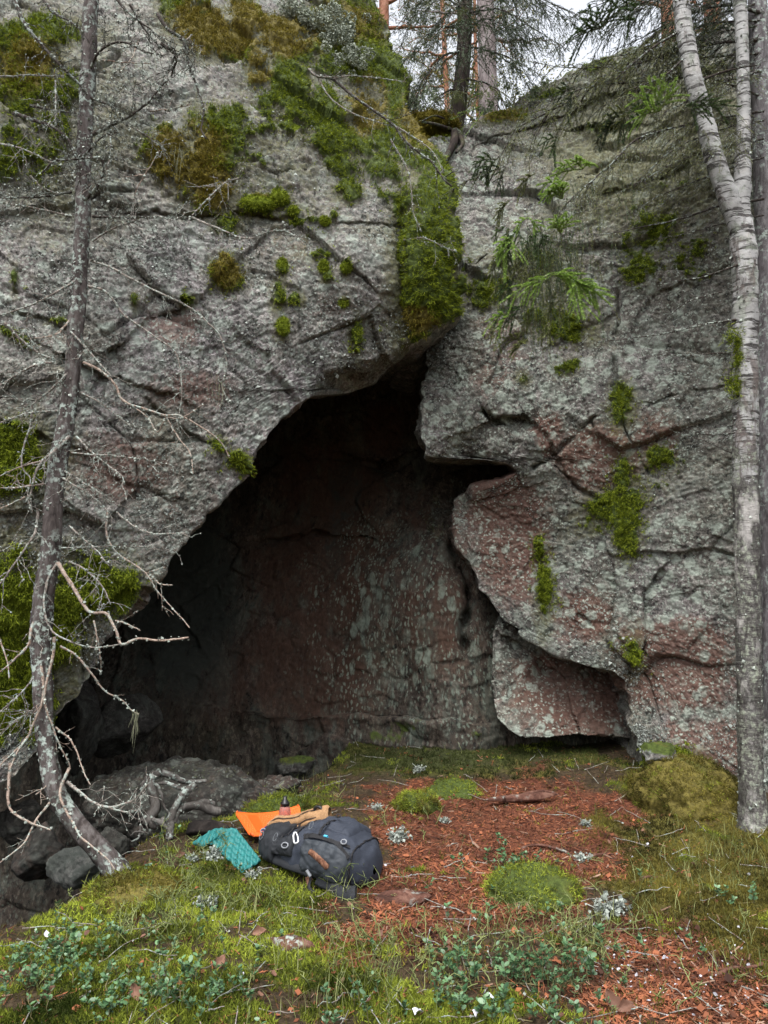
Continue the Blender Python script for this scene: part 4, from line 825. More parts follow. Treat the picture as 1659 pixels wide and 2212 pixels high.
spray(1215, 430, [(1165,420),(1200,400),(1180,410),(1215,395)], 5.2); spray(1210, 505, [(1200,465),(1235,468),(1195,480)], 5.1)
spray(1260, 365, [(1180,385),(1230,345),(1275,352)], 5.3, mat=NEEDLE_NEW); spray(1135, 740, [(1080,730),(1100,760),(1120,750)], 5.1, mat=NEEDLE_OLD); spray(1110,600,[(1070,640),(1090,650)],5.2,mat=NEEDLE_MID)
spray(1425, 240, [(1360,200),(1400,165),(1435,160),(1470,185),(1380,240),(1355,265)], 5.2, mat=NEEDLE_NEW, lat=.16); spray(1480, 230, [(1560,235),(1540,215),(1520,255),(1600,230)], 5.3, mat=NEEDLE_MID, lat=.16)
spray(1390, 250, [(1350,270),(1365,225),(1410,210)], 5.25, mat=NEEDLE_MID, lat=.14)
spray(1300, 60, [(1230,90),(1260,40),(1290,15),(1340,20),(1250,70)], 5.3, nl=.02, mat=NEEDLE_MID, lat=.22); spray(1380, 10, [(1290,30),(1330,-10),(1350,45)], 5.3, nl=.02, mat=NEEDLE_MID, lat=.22)
for k in range(16):
    x = rng.normal(1150, 55); y = rng.uniform(480, 700); spray(x, y, [(x + rng.normal(-8, 14), y + rng.uniform(35, 70)), (x + rng.normal(-25, 12), y + rng.uniform(20, 50))], rng.uniform(5.1, 5.4), nl=.016, mat=[NEEDLE_OLD, NEEDLE_MID, NEEDLE_OLD][k % 3], lat=.10)
for k in range(10):
    x = rng.uniform(1020, 1400); y = 420 - .45 * (x - 1000) + rng.normal(0, 60); spray(x, y, [(x - rng.uniform(30, 60), y + rng.uniform(10, 50)), (x - rng.uniform(10, 40), y + rng.uniform(30, 60))], 5.8, nl=.018, mat=[NEEDLE_DARK, NEEDLE_MID, NEEDLE_OLD][k % 3], lat=.16)
spray(1190, 590, [(1120,640),(1080,655),(1240,600),(1290,620)], 5.0, lat=.16); spray(1240, 605, [(1320,660),(1300,640),(1262,690),(1235,650)], 4.95, lat=.16); spray(1100, 680, [(1050,695),(1075,712)], 5.05, lat=.14)
spray(1105, 510, [(1068,545),(1075,575),(1110,560)], 5.1, lat=.16); spray(1140, 470, [(1110,500),(1165,500)], 5.2, lat=.14); spray(1225, 395, [(1175,425),(1160,400)], 5.2, lat=.14); spray(1240, 350, [(1195,372),(1260,345)], 5.3, lat=.14)
for pl in (Z2([(1560,-120),(1350,-60),(1150,20),(1000,110),(900,190)]), Z2([(1600,-60),(1400,20),(1250,90),(1100,170),(960,230)]), Z2([(1600,20),(1450,60),(1300,120),(1150,200),(1060,270)]), Z2([(1400,-160),(1150,-60),(950,10),(780,90)]), Z2([(1640,110),(1500,130),(1350,180),(1200,250)])):
    sbr(pl, 6.0, 6.1, .013, nmi=1, lat=.55, dens=24, droop=.7, spc=.0042, bare=.12, nl=.017).build('branch', [TWIG_DARK, NEEDLE_DARK, NEEDLE_NEW, NEEDLE_OLD], spr)
# long dead branch lying across the mossy corner
ab = [(580,40),(640,90),(750,110),(860,200),(950,270),(1080,360),(1200,450),(1290,570),(1400,660),(1480,720),(1560,840),(1620,890)]
ab = [((900 + x * .5425) / 1.8228, (250 + y * .5425) / 1.8228) for x, y in ab]
a0 = at(ab[-1][0], ab[-1][1], 6.0)
fb = empty('fallen_branch', a0, 'long bare dark branch hanging across the mossy corner of the boulder', 'branch')
dead_branch(ab, 6.05, 5.75, .011, .005, 16, .35, .6, fb, [TWIG_DARK, LICHEN], name='stem', bend=-.05)
for pl in ([(580,40),(640,90),(760,100),(900,90),(1080,105),(1290,135)], [(650,110),(740,250),(900,360),(1100,430),(1200,455)], [(1200,450),(1320,520),(1480,640),(1560,790)], [(1180,560),(1250,680),(1310,800),(1330,950),(1340,1080),(1400,1220)], [(1270,1280),(1420,1270),(1560,1330),(1659,1370)]):
    dead_branch([((900 + x * .5425) / 1.8228, (250 + y * .5425) / 1.8228) for x, y in pl], 6.0, 5.85, .006, .002, 6, .15, .9, fb, [TWIG_DEAD, LICHEN], name='side_branch')
# ------------------------------------------------------------------ spruce rooted in the cleft
c0 = at(990, 285, 7.9)
cl = empty('cleft_spruce', c0, 'dark mossy spruce trunk rooted in the cleft at the top of the rocks', 'tree')
trunk([(978,300,26),(986,255,19),(994,200,17),(1003,100,16),(1004,0,16),(1010,-250,14)], 7.9, 8.1, BARK_DARK, cl, 14, .07, n=60)
for pl, Y1, nm in [([(1000,60),(950,60),(905,90),(870,140)],7.4,1),([(1002,20),(940,-10),(880,30),(850,70)],7.6,1),([(1000,110),(960,120),(925,160),(900,215)],7.5,1),([(1000,100),(1060,110),(1120,135),(1190,175)],7.2,1),([(1002,30),(1080,20),(1150,60),(1230,110)],7.2,1),([(1000,170),(1050,180),(1100,210)],7.3,3),([(1005,-60),(940,-60),(880,-20)],7.3,1),([(1005,-60),(1080,-50),(1180,10),(1250,60)],7.2,1),([(1000,190),(960,200),(930,230)],7.7,3),([(1003,70),(1050,40),(1110,60),(1160,40)],6.9,1),([(1004,-10),(970,40),(930,110)],7.0,1),([(1004,-40),(1120,-20),(1220,20),(1330,80)],7.0,1)]:
    sbr(pl, 8.0, Y1, .014, nmi=nm, lat=.6, dens=12, droop=.8, spc=.005, bare=.1, nl=.022, nw=.005).build('branch', [TWIG_DARK, NEEDLE_DARK, NEEDLE_NEW, NEEDLE_OLD], cl)
def lowspray(x, y, tips, Yd):
    mb = MB()
    for tx_, ty_ in tips:
        P = resample(np.array([at(x, y, Yd), at(tx_, ty_, Yd - .1)]), 8); mb.add(*tube(P, .003, 4), 0); needles(mb, P, .024, .005, .0022, 1)
    mb.build('branch', [TWIG_DARK, NEEDLE_NEW], cl)
lowspray(1040, 230, [(975,258),(990,245)], 7.4); lowspray(1045, 240, [(1008,290),(1020,275)], 7.4); lowspray(1010,215,[(1030,180),(1040,200)],7.6)
# exposed roots running down the cleft
mb = MB()
for pl, r in [([(984,285),(980,310),(962,345),(950,370)],.05),([(990,285),(1000,310),(985,330)],.03),([(975,280),(940,268),(905,262)],.02),([(970,262),(940,250),(910,262)],.012)]:
    P = resample(at(np.array(pl)[:, 0], np.array(pl)[:, 1], np.linspace(7.7, 7.35, len(pl))), 16); mb.add(*tube(P, np.linspace(r, r * .5, 16), 7), 0)
mb.build('root', [BARK_DARK], cl)
# ------------------------------------------------------------------ pines on the hilltop
def pine(px, r, Y, lean, mat, label, branches, grp='pines on the hilltop', ty0=100, crown_n=9):
    base = at(px, ty0, Y); x0 = base[0]; zb = 6.6
    t = empty('pine_tree', (x0, Y, zb), label, 'tree', grp)
    H = 9.5; u = np.linspace(0, 1, 40); rr = r * Y * 1.25 / F * (1.1 - .55 * u)
    P = np.stack([x0 + lean * (u * H - (base[2] - zb)) * .1 + .05 * np.sin(u * 5), Y + 0 * u, zb + u * H], 1)
    a = np.linspace(0, 2 * np.pi, 12, endpoint=False); wob = 1 + .06 * fbm(np.stack([np.cos(a)[None] + 0 * u[:, None], np.sin(a)[None] + 0 * u[:, None], u[:, None] * 20 + 0 * a[None]], -1), 1, 3, .6, 3)
    mb = MB(); mb.add(*tube(P, rr, 12, wob=wob), 0); mb.build('trunk', [mat], t)
    mb = MB()
    def clump(c, n, s):
        p = c + rng.normal(size=(n, 3)) * s; d = unit(rng.normal(size=(n, 3)) + [0, 0, .4]); X = unit(np.cross(d, rng.normal(size=(n, 3))))
        inst(mb, NEEDLE_V, NEEDLE_F, p, np.stack([X, d, np.cross(X, d)], -1), np.stack([np.full(n, .012), rng.uniform(.05, .11, n), np.ones(n)], -1), 1)
    def limb(p, d, L):
        n = 12; q = p + d * np.linspace(0, L, n)[:, None]; q = wobble(q, L * .10, 3); mb.add(*tube(q, np.linspace(.035, .008, n), 5), 0)
        for k in range(int(7 * L)):
            i = int(rng.integers(3, n)); e = unit(d + rng.normal(size=3) * .8); l = rng.uniform(.2, .6); w_ = q[i] + e * np.linspace(0, l, 6)[:, None]; w_ = wobble(w_, l * .12, 3)
            mb.add(*tube(w_, np.linspace(.009, .003, 6), 3), 0); clump(w_[-1], 70, .09); clump(w_[3], 30, .08)
    for k in range(crown_n):
        i = int(rng.integers(22, 39)); limb(P[i], unit(np.append(rng.normal(size=2), rng.uniform(-.1, .5))), rng.uniform(1., 2.2))
    for (bx, by, Lb, dx, dz) in branches: 
        p = at(px, by, Y); p[0] = np.interp(p[2], P[:, 2], P[:, 0]); limb(p, unit(np.array([dx, rng.normal() * .3, dz])), Lb)
    mb.build('crown', [mat, PINE_NEEDLE], t)
pine(824, 11, 11.5, .2, BARK_PINE, 'orange barked pine rising behind the top of the left boulder', [(0,5,1.1,1,.15),(0,25,.9,-1,.3),(0,60,.9,1,.05),(0,-30,1.6,1,.3)], ty0=40)
pine(962, 6, 15, -.1, BARK_PINE, 'thin orange pine standing just left of the dark cleft spruce', [(0,120,.8,-1,.2),(0,60,1,1,.2),(0,190,.5,-1,.1)], ty0=150)
pine(1047, 19, 12, .0, BARK_PALE, 'thick pale grey pine trunk right of the dark cleft spruce', [(0,90,1.1,1,.1),(0,30,1.2,-1,.3),(0,0,1.3,1,.4)], ty0=120)
pine(1032, 5, 17, 0, BARK_PINE, 'very thin orange stem showing along the left side of the thick pale pine', [(0,150,.7,-1,.2)], ty0=170)
pine(1442, 19, 11, .1, BARK_PINE, 'orange pine seen through the branches just left of the birch stems', [(0,20,1,-1,.2),(0,70,.9,1,.1)], ty0=40)
pine(1535, 18, 12, -.1, BARK_PINE, 'orange pine standing above the cliff edge between the two birch stems', [(0,10,1,1,.4),(0,30,.8,-1,.4)], ty0=30)
# low bushes on the rim
BUSH = leaf('bush_leaf', (.10, .12, .03), (.33, .30, .08), .6, .2, .4)
HEATH = leaf('heath_leaf', (.10, .13, .08), (.24, .29, .19), .8, .1, .3)
LEAF_V = np.array([[0, 0, 0], [.35, .45, .06], [0, 1, 0], [-.35, .45, .06]]); LEAF_F = np.array([[0, 1, 2, 3]])
def bush(px, py, Y, w_, h_, n, mat, name, label, cat, grp=None, lf=.035):
    c = at(px, py, Y); mb = MB(); z0 = c[2] - h_
    for k in range(14):
        e = c + rng.normal(size=3) * [w_ * .45, w_ * .3, h_ * .35]; q = resample(np.array([[c[0] + rng.normal() * .1, c[1], z0], (c + e) / 2 + rng.normal(size=3) * .05, e]), 8); mb.add(*tube(q, np.linspace(.01, .003, 8), 4), 0)
    cl_ = c + rng.normal(size=(max(8, n // 40), 3)) * [w_ * .5, w_ * .35, h_ * .5]
    P = cl_[rng.integers(0, len(cl_), n)] + rng.normal(size=(n, 3)) * min(w_, h_) * .16
    inst(mb, LEAF_V, LEAF_F, P, randrot(n), lf * rng.uniform(.6, 1.3, (n, 1)) * np.ones((n, 3)), 1)
    o = mb.build(name, [TWIG_DARK, mat]); setp(o, label, cat, grp)
bush(1000, 185, 13, 1.3, .8, 1500, BUSH, 'bush', 'yellow green bush behind the thick pale pine trunk', 'bush', 'bushes on the hilltop')
bush(1110, 185, 12, 1.0, .7, 1200, BUSH, 'bush', 'pale green bush on the rim under the long spruce branch', 'bush', 'bushes on the hilltop')
bush(925, 205, 12, .9, .35, 1300, HEATH, 'bush', 'low grey green heath bush in the gap left of the cleft spruce', 'bush', 'bushes on the hilltop')
# ------------------------------------------------------------------ stones and hummocks
def ico(sub):
    bm = bmesh.new(); bmesh.ops.create_icosphere(bm, subdivisions=sub, radius=1)
    V = np.array([v.co[:] for v in bm.verts]); Fc = np.array([[v.index for v in f.verts] for f in bm.faces]); bm.free(); return V, Fc
ICO = {k: ico(k) for k in (3, 4, 5, 6)}
DSTONE = rock_mat('shaded_stone', (.012, .011, .010), (.024, .023, .02), (.058, .055, .05), (.25, .28, .24), .4, (.07, .04, .03))  # stone colour darkened to carry the overhang's shade on pit and cave rocks
def stone(px, py, Y, w_, h_, dep, name, label, cat, seed, mat=STONE, sub=5, sharp=1.0, rough=.05, moss=0, grp=None, red=0, sink=0, lich=0, dark=0, rotz=0.0, topmoss=0.0):
    """angular stone: a ball cut by random planes, roughened; (px,py) is its middle, sizes in metres"""
    g = np.random.default_rng(seed); V, Fc = ICO[sub]
    n = unit(g.normal(size=(18, 3))); d = g.uniform(.62, 1.0, 18)
    dots = V @ n.T; r = np.min(np.where(dots > .05, d[None] / np.maximum(dots, .05), 9), axis=1); r = np.minimum(r, 1.15)
    r = 1 + (r - 1) * sharp
    S = np.array([w_, dep, h_]) * .5; P = V * r[:, None] * S
    c_, s_ = math.cos(rotz), math.sin(rotz); P = P @ np.array([[c_, s_, 0], [-s_, c_, 0], [0, 0, 1]])
    c = at(px, py, Y); P = P + c - np.array([0, 0, sink])
    P = P + V * ((fbm(P, 5, 5, .6, seed, True)) * rough + .3 * rough * fbm(P, 22, 3, .6, seed + 1))[:, None]
    mo = np.clip(moss + topmoss * ss(V[:, 2] + .3 * fbm(P, 8, 3, .6, seed), .2, .7), 0, 1)
    o = mesh_obj(name, P, Fc, mat, None, {'moss': mo, 'gold': 0 * r + .3, 'red': 0 * r + red, 'dark': 0 * r + dark, 'lich': 0 * r + lich})
    setp(o, label, cat, grp); return o, P, V
stone(350, 1752, 5.8, 1.30, .60, .8, 'boulder', 'broad dark grey boulder lying behind the crooked dead roots', 'rock', 5, DSTONE, sub=6, sharp=.75, rough=.09, red=.3, topmoss=.3, lich=.05, dark=.15)
stone(472, 1692, 6.3, .42, .30, .4, 'boulder', 'small rounded grey boulder on the right shoulder of the broad dark boulder', 'rock', 8, DSTONE, red=.3, lich=.05)
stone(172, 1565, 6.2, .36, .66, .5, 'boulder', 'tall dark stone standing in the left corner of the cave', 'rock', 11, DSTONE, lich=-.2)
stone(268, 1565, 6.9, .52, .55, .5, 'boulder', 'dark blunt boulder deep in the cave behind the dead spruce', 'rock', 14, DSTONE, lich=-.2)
stone(168, 1868, 4.95, .36, .25, .3, 'rock', 'pale grey rock under the foot of the dead spruce', 'rock', 17, STONE, dark=.62, lich=-.3, rough=.03)  # dark mask dims this pale rock as painted pit shade
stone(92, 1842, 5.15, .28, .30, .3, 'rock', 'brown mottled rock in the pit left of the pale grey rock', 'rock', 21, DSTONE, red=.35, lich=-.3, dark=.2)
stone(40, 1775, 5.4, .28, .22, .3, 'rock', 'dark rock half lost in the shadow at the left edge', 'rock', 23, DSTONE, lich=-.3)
stone(245, 1822, 5.0, .17, .13, .16, 'rock', 'small grey stone at the foot of the broad boulder beside the spruce trunk', 'rock', 25, DSTONE, lich=-.1)
stone(595, 1702, 6.1, .34, .15, .25, 'rock', 'flat brown rock poking out of the grass behind the orange pad', 'rock', 29, DSTONE, red=.5, lich=.02)
stone(560, 1726, 5.75, .30, .14, .25, 'rock', 'low layered dark rock just behind the bottle', 'rock', 31, DSTONE, red=.4, dark=.3, topmoss=.3)
stone(640, 1655, 7.2, .3, .16, .3, 'rock', 'dark greenish stone in the black gap at the foot of the cave wall', 'rock', 33, DSTONE, topmoss=.6)
stone(1425, 1632, 6.2, .3, .16, .3, 'rock', 'small mossy stone against the foot of the right cliff', 'rock', 34, ROCKR, topmoss=.9)
HUM = []
def hummock(px, py, Y, w_, h_, dep, label, seed, gold=.5, sink=.05):
    o, P, V = stone(px, py, Y, w_, h_, dep, 'moss_hummock', label, 'moss hummock', seed, STONE, 5, .45, .10, moss=1, sink=sink)
    a = o.data.attributes['gold']; a.data.foreach_set('value', np.full(len(P), gold, np.float32)); HUM.append((P, V, gold)); return o
hummock(1488, 1705, 5.85, .78, .42, .6, 'large golden green moss hummock at the foot of the cliff beside the birch', 41, .75)
hummock(1150, 1908, 4.38, .46, .15, .38, 'round mossy hummock in the middle of the red needles behind the front lingonberries', 43, .2)
hummock(903, 1738, 5.75, .24, .09, .2, 'small low moss hummock on the red needles behind the rucksack', 45, .3, .01)
hummock(985, 1712, 6.2, .5, .16, .4, 'dark green moss swell at the back of the red needles', 46, .1)
hummock(600, 1735, 5.6, .4, .1, .3, 'bright mossy swell behind the orange pad', 47, .1)
hummock(300, 1925, 4.32, .50, .20, .4, 'mossy root mound at the foot of the dead spruce', 48, .6, .06)
WOODM = bark_mat('rotten_wood', (.03, .014, .010), (.10, .045, .032), (.2, .11, .08), .1, sc=12)
BLACKWOOD = bark_mat('black_wood', (.006, .005, .005), (.02, .016, .014), (.05, .042, .036), 0, sc=12)
def chunk(px, py, Y, w_, h_, dep, rot, label, seed, name='wood_chunk', cat='wood', **kw):
    o, P, V = stone(px, py, Y, w_, h_, dep, name, label, cat, seed, BLACKWOOD if kw.pop('dark', 0) else WOODM, 4, 1.0, .02, rotz=rot, **kw); return o, P, V
chunk(618, 2048, 3.62, .22, .09, .11, -.3, 'mossy piece of brown rotten wood in the front lingonberry plants', 51)
chunk(870, 1940, 4.22, .26, .035, .13, .1, 'flat slab of red brown bark right in front of the rucksack', 53, 'bark_slab', 'bark')
chunk(455, 1790, 5.1, .3, .09, .14, .1, 'dark rotten log end behind the teal pad', 57, dark=1)
chunk(1140, 1722, 5.9, .55, .04, .08, .25, 'thin dark strip of rotten wood on the red needles before the cave', 59)
# weathered roots in front of the broad boulder
Z9 = lambda L: [(109.7 + x * .2977, 1590.9 + y * .2977) for x, y in L]
rt = empty('dead_root', at(350, 1800, 5.15), 'weathered grey snag of dead roots in front of the broad dark boulder', 'root')
for pl, r0, r1, Y0, Y1 in [([(800,260),(730,300),(735,400),(762,500),(740,560),(690,600),(680,640)],.035,.05,5.25,5.1),([(1050,352),(985,395),(925,480),(885,560),(870,640),(860,740)],.032,.03,5.15,5.0),([(1225,545),(1130,525),(1030,500),(940,530),(890,620)],.04,.022,5.2,5.05),([(1180,495),(1100,480),(1010,520),(900,560)],.03,.02,5.25,5.1),([(700,290),(665,350),(655,420)],.014,.006,5.2,5.15),([(760,340),(800,420),(820,500),(860,560)],.013,.008,5.2,5.15),([(650,640),(645,720),(600,760),(570,750)],.01,.005,5.0,4.9),([(700,700),(620,690),(580,720)],.007,.003,5.0,4.9),([(740,600),(820,640),(870,720),(840,760)],.02,.012,5.05,4.95),([(800,260),(900,300),(1000,330),(1130,320)],.03,.014,5.3,5.4),([(720,350),(850,340),(960,380),(1050,350)],.012,.02,5.25,5.2),([(690,610),(760,640),(830,610)],.04,.03,5.1,5.05)]:
    p = np.array(Z9(pl)); P = resample(at(p[:, 0], p[:, 1], np.linspace(Y0, Y1, len(p))), 30); R = .78 * np.linspace(r0, r1, 30) * (1 + .25 * perlin(np.stack([np.linspace(0, 6, 30) + r0 * 100, np.zeros(30), np.zeros(30)], 1), 4))
    mb = MB(); a = np.linspace(0, 2 * np.pi, 9, endpoint=False)
    wob = 1 + .3 * fbm(np.stack([np.cos(a)[None] * 1.5 + 0 * R[:, None], np.sin(a)[None] * 1.5 + 0 * R[:, None], np.linspace(0, 2, 30)[:, None] + 0 * a[None]], -1), 1, 3, .6, 8)
    mb.add(*tube(wobble(P, .012, 4), R, 9, wob=wob), 0); flakes(mb, P, r0, 14 if r0 > .02 else 3, .014, 1); mb.build('root', [ROOT_WOOD, LICHEN], rt)
# red exposed root ends right of the litter
for k, (pl, r, lab) in enumerate([([(1090,1745),(1130,1722),(1190,1714),(1215,1722)],.022,'dark root arching out of the red needles near the cave'),([(1240,1862),(1290,1850),(1345,1838)],.014,'thin dark root crossing the edge of the red needles and olive moss'),([(1345,1912),(1395,1902),(1440,1890)],.012,'short dark root in the olive moss right of the red needles'),([(1490,2130),(1560,2105),(1640,2090),(1680,2100)],.012,'thin rusty root at the lower right corner'),([(1100,1840),(1160,1828),(1230,1850),(1262,1888)],.012,'thin dark root curving round the round hummock')]):
    p = np.array(pl, float); P = gpt(p[:, 0], p[:, 1]); P[:, 2] += np.array([-.02] + [r * .7] * (len(P) - 2) + [-.02]); P = resample(P, 22)
    mb = MB(); mb.add(*tube(wobble(P, .012, 5), np.linspace(r, r * .5, 22), 6), 0); o = mb.build('exposed_root', [WOODM]); setp(o, lab, 'root', 'roots in the needle litter')

# ------------------------------------------------------------------ camping gear
def fabric(name, col, rough=.75, sc=350, var=.18, spec=.35, b=.25):
    m, nt, bs = newmat(name); v = objc(nt); n = noi(nt, v, 9, 5, .6); wv = noi(nt, v, sc, 2)
    c = mix(nt, 1.0, ramp(nt, n, [(.3, tuple(x * (1 - var) for x in col)), (.7, tuple(x * (1 + var) for x in col))]), ramp(nt, wv, [(.35, .75), (.65, 1.2)]), 'MULTIPLY')
    setin(nt, bs, 'Base Color', c); setin(nt, bs, 'Roughness', rough); setin(nt, bs, 'Specular IOR Level', spec)
    bump(nt, bs, wv, b, .002); return m
FAB = fabric('slate_ripstop', (.029, .035, .050)); FABD = fabric('charcoal_cloth', (.017, .019, .023)); FABM = fabric('stretch_mesh', (.030, .036, .044), .65); FABB = fabric('navy_lining', (.022, .026, .075))
WEB = fabric('black_webbing', (.012, .012, .014)); BUCK = simple('grey_buckle', (.22, .23, .25), .4, .1); CORD = simple('grey_cord', (.10, .11, .12), .7, .2)
STEEL = simple('brushed_aluminium', (.72, .73, .75), .3, .08, metal=.6); CYAN = simple('cyan_tab', (.08, .42, .62), .5, .1)
TEAL = simple('teal_foam', (.022, .16, .155), .6, .15, 14, .1); ORANGE = simple('orange_foam', (.72, .115, .014), .6, .08, 10, .05); ORANGE2 = simple('deep_orange_foam', (.70, .092, .008), .6, .06)
TAN = fabric('tan_canvas', (.27, .155, .075), .8, 200, .3); SEAM = fabric('dark_seam', (.05, .03, .02)); BLACKP = simple('black_plastic', (.015, .014, .015), .35, .2)
A3 = np.array([-.69, 4.72]); B3_ = np.array([-.05, 4.36])
axd = unit(np.append(B3_ - A3, 0)); sd = np.cross(axd, [0, 0, 1.0]); LEN = float(np.linalg.norm(B3_ - A3))     # sd points towards the viewer
gA = float(gz(A3[0], A3[1])); gB = float(gz(B3_[0], B3_[1]))
PU = [0, .04, .12, .26, .45, .65, .82, .93, .985, 1.0]; PW = [.02, .09, .13, .17, .20, .21, .20, .165, .10, .003]; PH = [.02, .045, .062, .085, .125, .148, .145, .115, .07, .003]
def psurf(u, ph, off=0.0):
    """rucksack surface: u along it (0 = lid end), ph round it (0 = viewer side, 90 = top, 180 = far side)"""
    u = np.asarray(u, float); ph = np.radians(np.asarray(ph, float))
    w_ = np.interp(u, PU, PW) + off; h = np.interp(u, PU, PH) + off
    cs, sn = np.cos(ph), np.sin(ph); e = .78
    x = w_ * np.sign(cs) * np.abs(cs) ** e; z = h * np.sign(sn) * np.abs(sn) ** e
    z = np.where(z < 0, z * .72, z); zc = np.interp(u, PU, [.06, .06, .065, .075, .10, .115, .112, .10, .085, .085])
    c = np.append(A3, gA)[None] + 0
    base = np.stack([A3[0] + axd[0] * LEN * u, A3[1] + axd[1] * LEN * u, gA + (gB - gA) * u], -1)
    P = base + sd * x[..., None] + np.array([0, 0, 1.0]) * (zc + z)[..., None]
    w1 = .026 * fbm(P * np.array([1, 1, 1.0]), 7, 4, .6, 301) + .019 * fbm(P @ np.array([[.9, .4, 0], [-.4, .9, 0], [0, 0, 1]]) * np.array([4, 16, 9]), 1, 3, .6, 305, True)
    nrm = sd * (np.cos(ph) * h / w_)[..., None] + np.array([0, 0, 1.0]) * np.sin(ph)[..., None]
    return P + unit(nrm) * w1[..., None]
pk = empty('rucksack', (float((A3 + B3_)[0] / 2), float((A3 + B3_)[1] / 2), min(gA, gB)), 'large slate grey hiking rucksack lying on its back on the moss', 'rucksack')
def ppatch(name, u0, u1, p0, p1, off, mat, nu=40, np_=40, edge=.012, bulge=0.0, parent=None):
    uu, pp = np.meshgrid(np.linspace(u0, u1, nu), np.linspace(p0, p1, np_))
    a = np.clip((uu - u0) / (u1 - u0), 0, 1); b = np.clip((pp - p0) / (p1 - p0), 0, 1)
    ed = np.minimum(np.minimum(a, 1 - a) / .06, np.minimum(b, 1 - b) / .06).clip(0, 1)
    o_ = -edge + (off + edge) * ss(ed) + bulge * np.sin(a * np.pi) * np.sin(b * np.pi)
    return mesh_obj(name, psurf(uu, pp, o_).reshape(-1, 3), grid_faces(np_, nu), mat, parent or pk)
uu, pp = np.meshgrid(np.linspace(0, 1, 110), np.linspace(0, 360, 91)[:-1])
mesh_obj('body', psurf(uu, pp).reshape(-1, 3), np.concatenate([grid_faces(90, 110), np.stack([np.arange(109) + 89 * 110, np.arange(1, 110) + 89 * 110, np.arange(1, 110), np.arange(109)], -1)]), FAB, pk)
lid = ppatch('lid', -.03, .27, -40, 215, .022, FABD, 50, 60, .03, .02)
mesh_obj('lining', psurf(*np.meshgrid(np.linspace(-.03, .07, 16), np.linspace(60, 130, 18)), .034).reshape(-1, 3), grid_faces(18, 16), FABB, lid)
ppatch('front_panel', .40, .86, 68, 150, .008, FAB, 60, 50, .01, .012)
ppatch('wand_pocket', .14, .46, 2, 50, .018, FABD, 40, 30, .012, .012)
sp_ = ppatch('side_pocket', .52, .93, -34, 44, .016, FABM, 50, 44, .012, .022)
def strip(name, U, Ph, wd, off, mat, parent=pk):
    n = 40; Q = resample(np.c_[U, Ph, np.zeros(len(U))], n); u, p = Q[:, 0], Q[:, 1]
    P = psurf(u, p, off); Pu = psurf(u + .01, p, off); T = unit(np.gradient(P, axis=0)); ee = psurf(u, p, off + .02) - P; Nn = unit(ee - (ee * T).sum(1, keepdims=True) * T); S = np.cross(T, Nn)
    V = np.stack([P - S * wd / 2, P - S * wd / 2 + Nn * .004, P + S * wd / 2 + Nn * .004, P + S * wd / 2], 1)
    return mesh_obj(name, V.reshape(-1, 3), grid_faces(n, 4, True)[:, ::-1], mat, parent, smooth=False)
strip('compression_strap', [.42, .43, .44, .44], [30, 60, 100, 150], .018, .008, WEB)
strip('compression_strap', [.50, .62, .76, .90], [52, 50, 46, 50], .014, .012, WEB)
strip('compression_strap', [.62, .64, .66], [95, 75, 50], .014, .022, WEB)
strip('pocket_hem', [.53, .60, .70, .82, .92], [42, 46, 47, 44, 30], .020, .016, WEB)
strip('seam', [.93, .93, .92, .92], [-20, 40, 90, 150], .008, .004, WEB)
strip('seam', [.27, .28, .28], [10, 70, 140], .01, .01, WEB)
def loop(c, a, b, r, mat, name, n=28, parent=pk, sides=6, rot=None, open_=0):
    t = np.linspace(0, 2 * np.pi * (1 - open_), n); P = c + np.cos(t)[:, None] * a + np.sin(t)[:, None] * b
    mb = MB(); mb.add(*tube(P, r, sides), 0); return mb.build(name, [mat], parent)
def fr(u, p, off=.03):
    c = psurf(np.array(u), np.array(p), off); return c
up = np.array([0, 0, 1.0]); vw = unit(sd + .8 * up); bx_ = unit(np.cross(vw, axd))
for u, p in [(.10, 38), (.27, 40), (.56, 62)]:
    c = fr(u, p, .05); loop(c, .011 * axd, .022 * bx_, .0022, CORD, 'cord_loop', open_=.04)
for u, p, s in [(.40, 22, .022), (.86, 52, .018), (.02, 60, .018), (.66, 92, .014)]:
    c = fr(u, p, .035); loop(c, s * axd, s * .7 * bx_, .004, BUCK if s != .014 else BLACKP, 'buckle', 9, sides=5)
mb = MB(); q = fr(.74, 46, .045); mb.add(*tube(np.stack([q - .012 * axd, q + .012 * axd]), .007, 4), 0); mb.build('cyan_tab', [CYAN], pk)
# shoulder strap and hip belt slipping out on the moss
def belt(name, pts, Yl, w_, th, mat, parent=pk):
    p = np.array(pts, float); P = resample(at(p[:, 0], p[:, 1], np.array(Yl) - .12), 30); T = unit(np.gradient(P, axis=0)); S = unit(np.cross(T, vw)); Nn = np.cross(S, T)
    k = np.linspace(0, 2 * np.pi, 10, endpoint=False); V = P[:, None] + (np.cos(k)[None, :, None] * S[:, None] * w_ / 2 + np.sin(k)[None, :, None] * Nn[:, None] * th / 2)
    V = V + .006 * fbm(V, 14, 3, .6, 3)[..., None]; return mesh_obj(name, V.reshape(-1, 3), grid_faces(30, 10, True), mat, parent)
belt('shoulder_strap', [(575,1842),(605,1856),(640,1868),(672,1880),(690,1890)], [4.66,4.58,4.5,4.45,4.5], .075, .035, FABD)
belt('hip_belt', [(580,1826),(610,1842),(650,1862),(690,1880)], [4.72,4.66,4.56,4.5], .07, .05, FABM)
belt('hip_belt', [(690,1895),(715,1912),(735,1928),(768,1930)], [4.42,4.36,4.32,4.3], .08, .03, FABD)
belt('webbing_tail', [(668,1878),(671,1898),(668,1915),(680,1928)], [4.42,4.4,4.38,4.34], .018, .004, WEB)
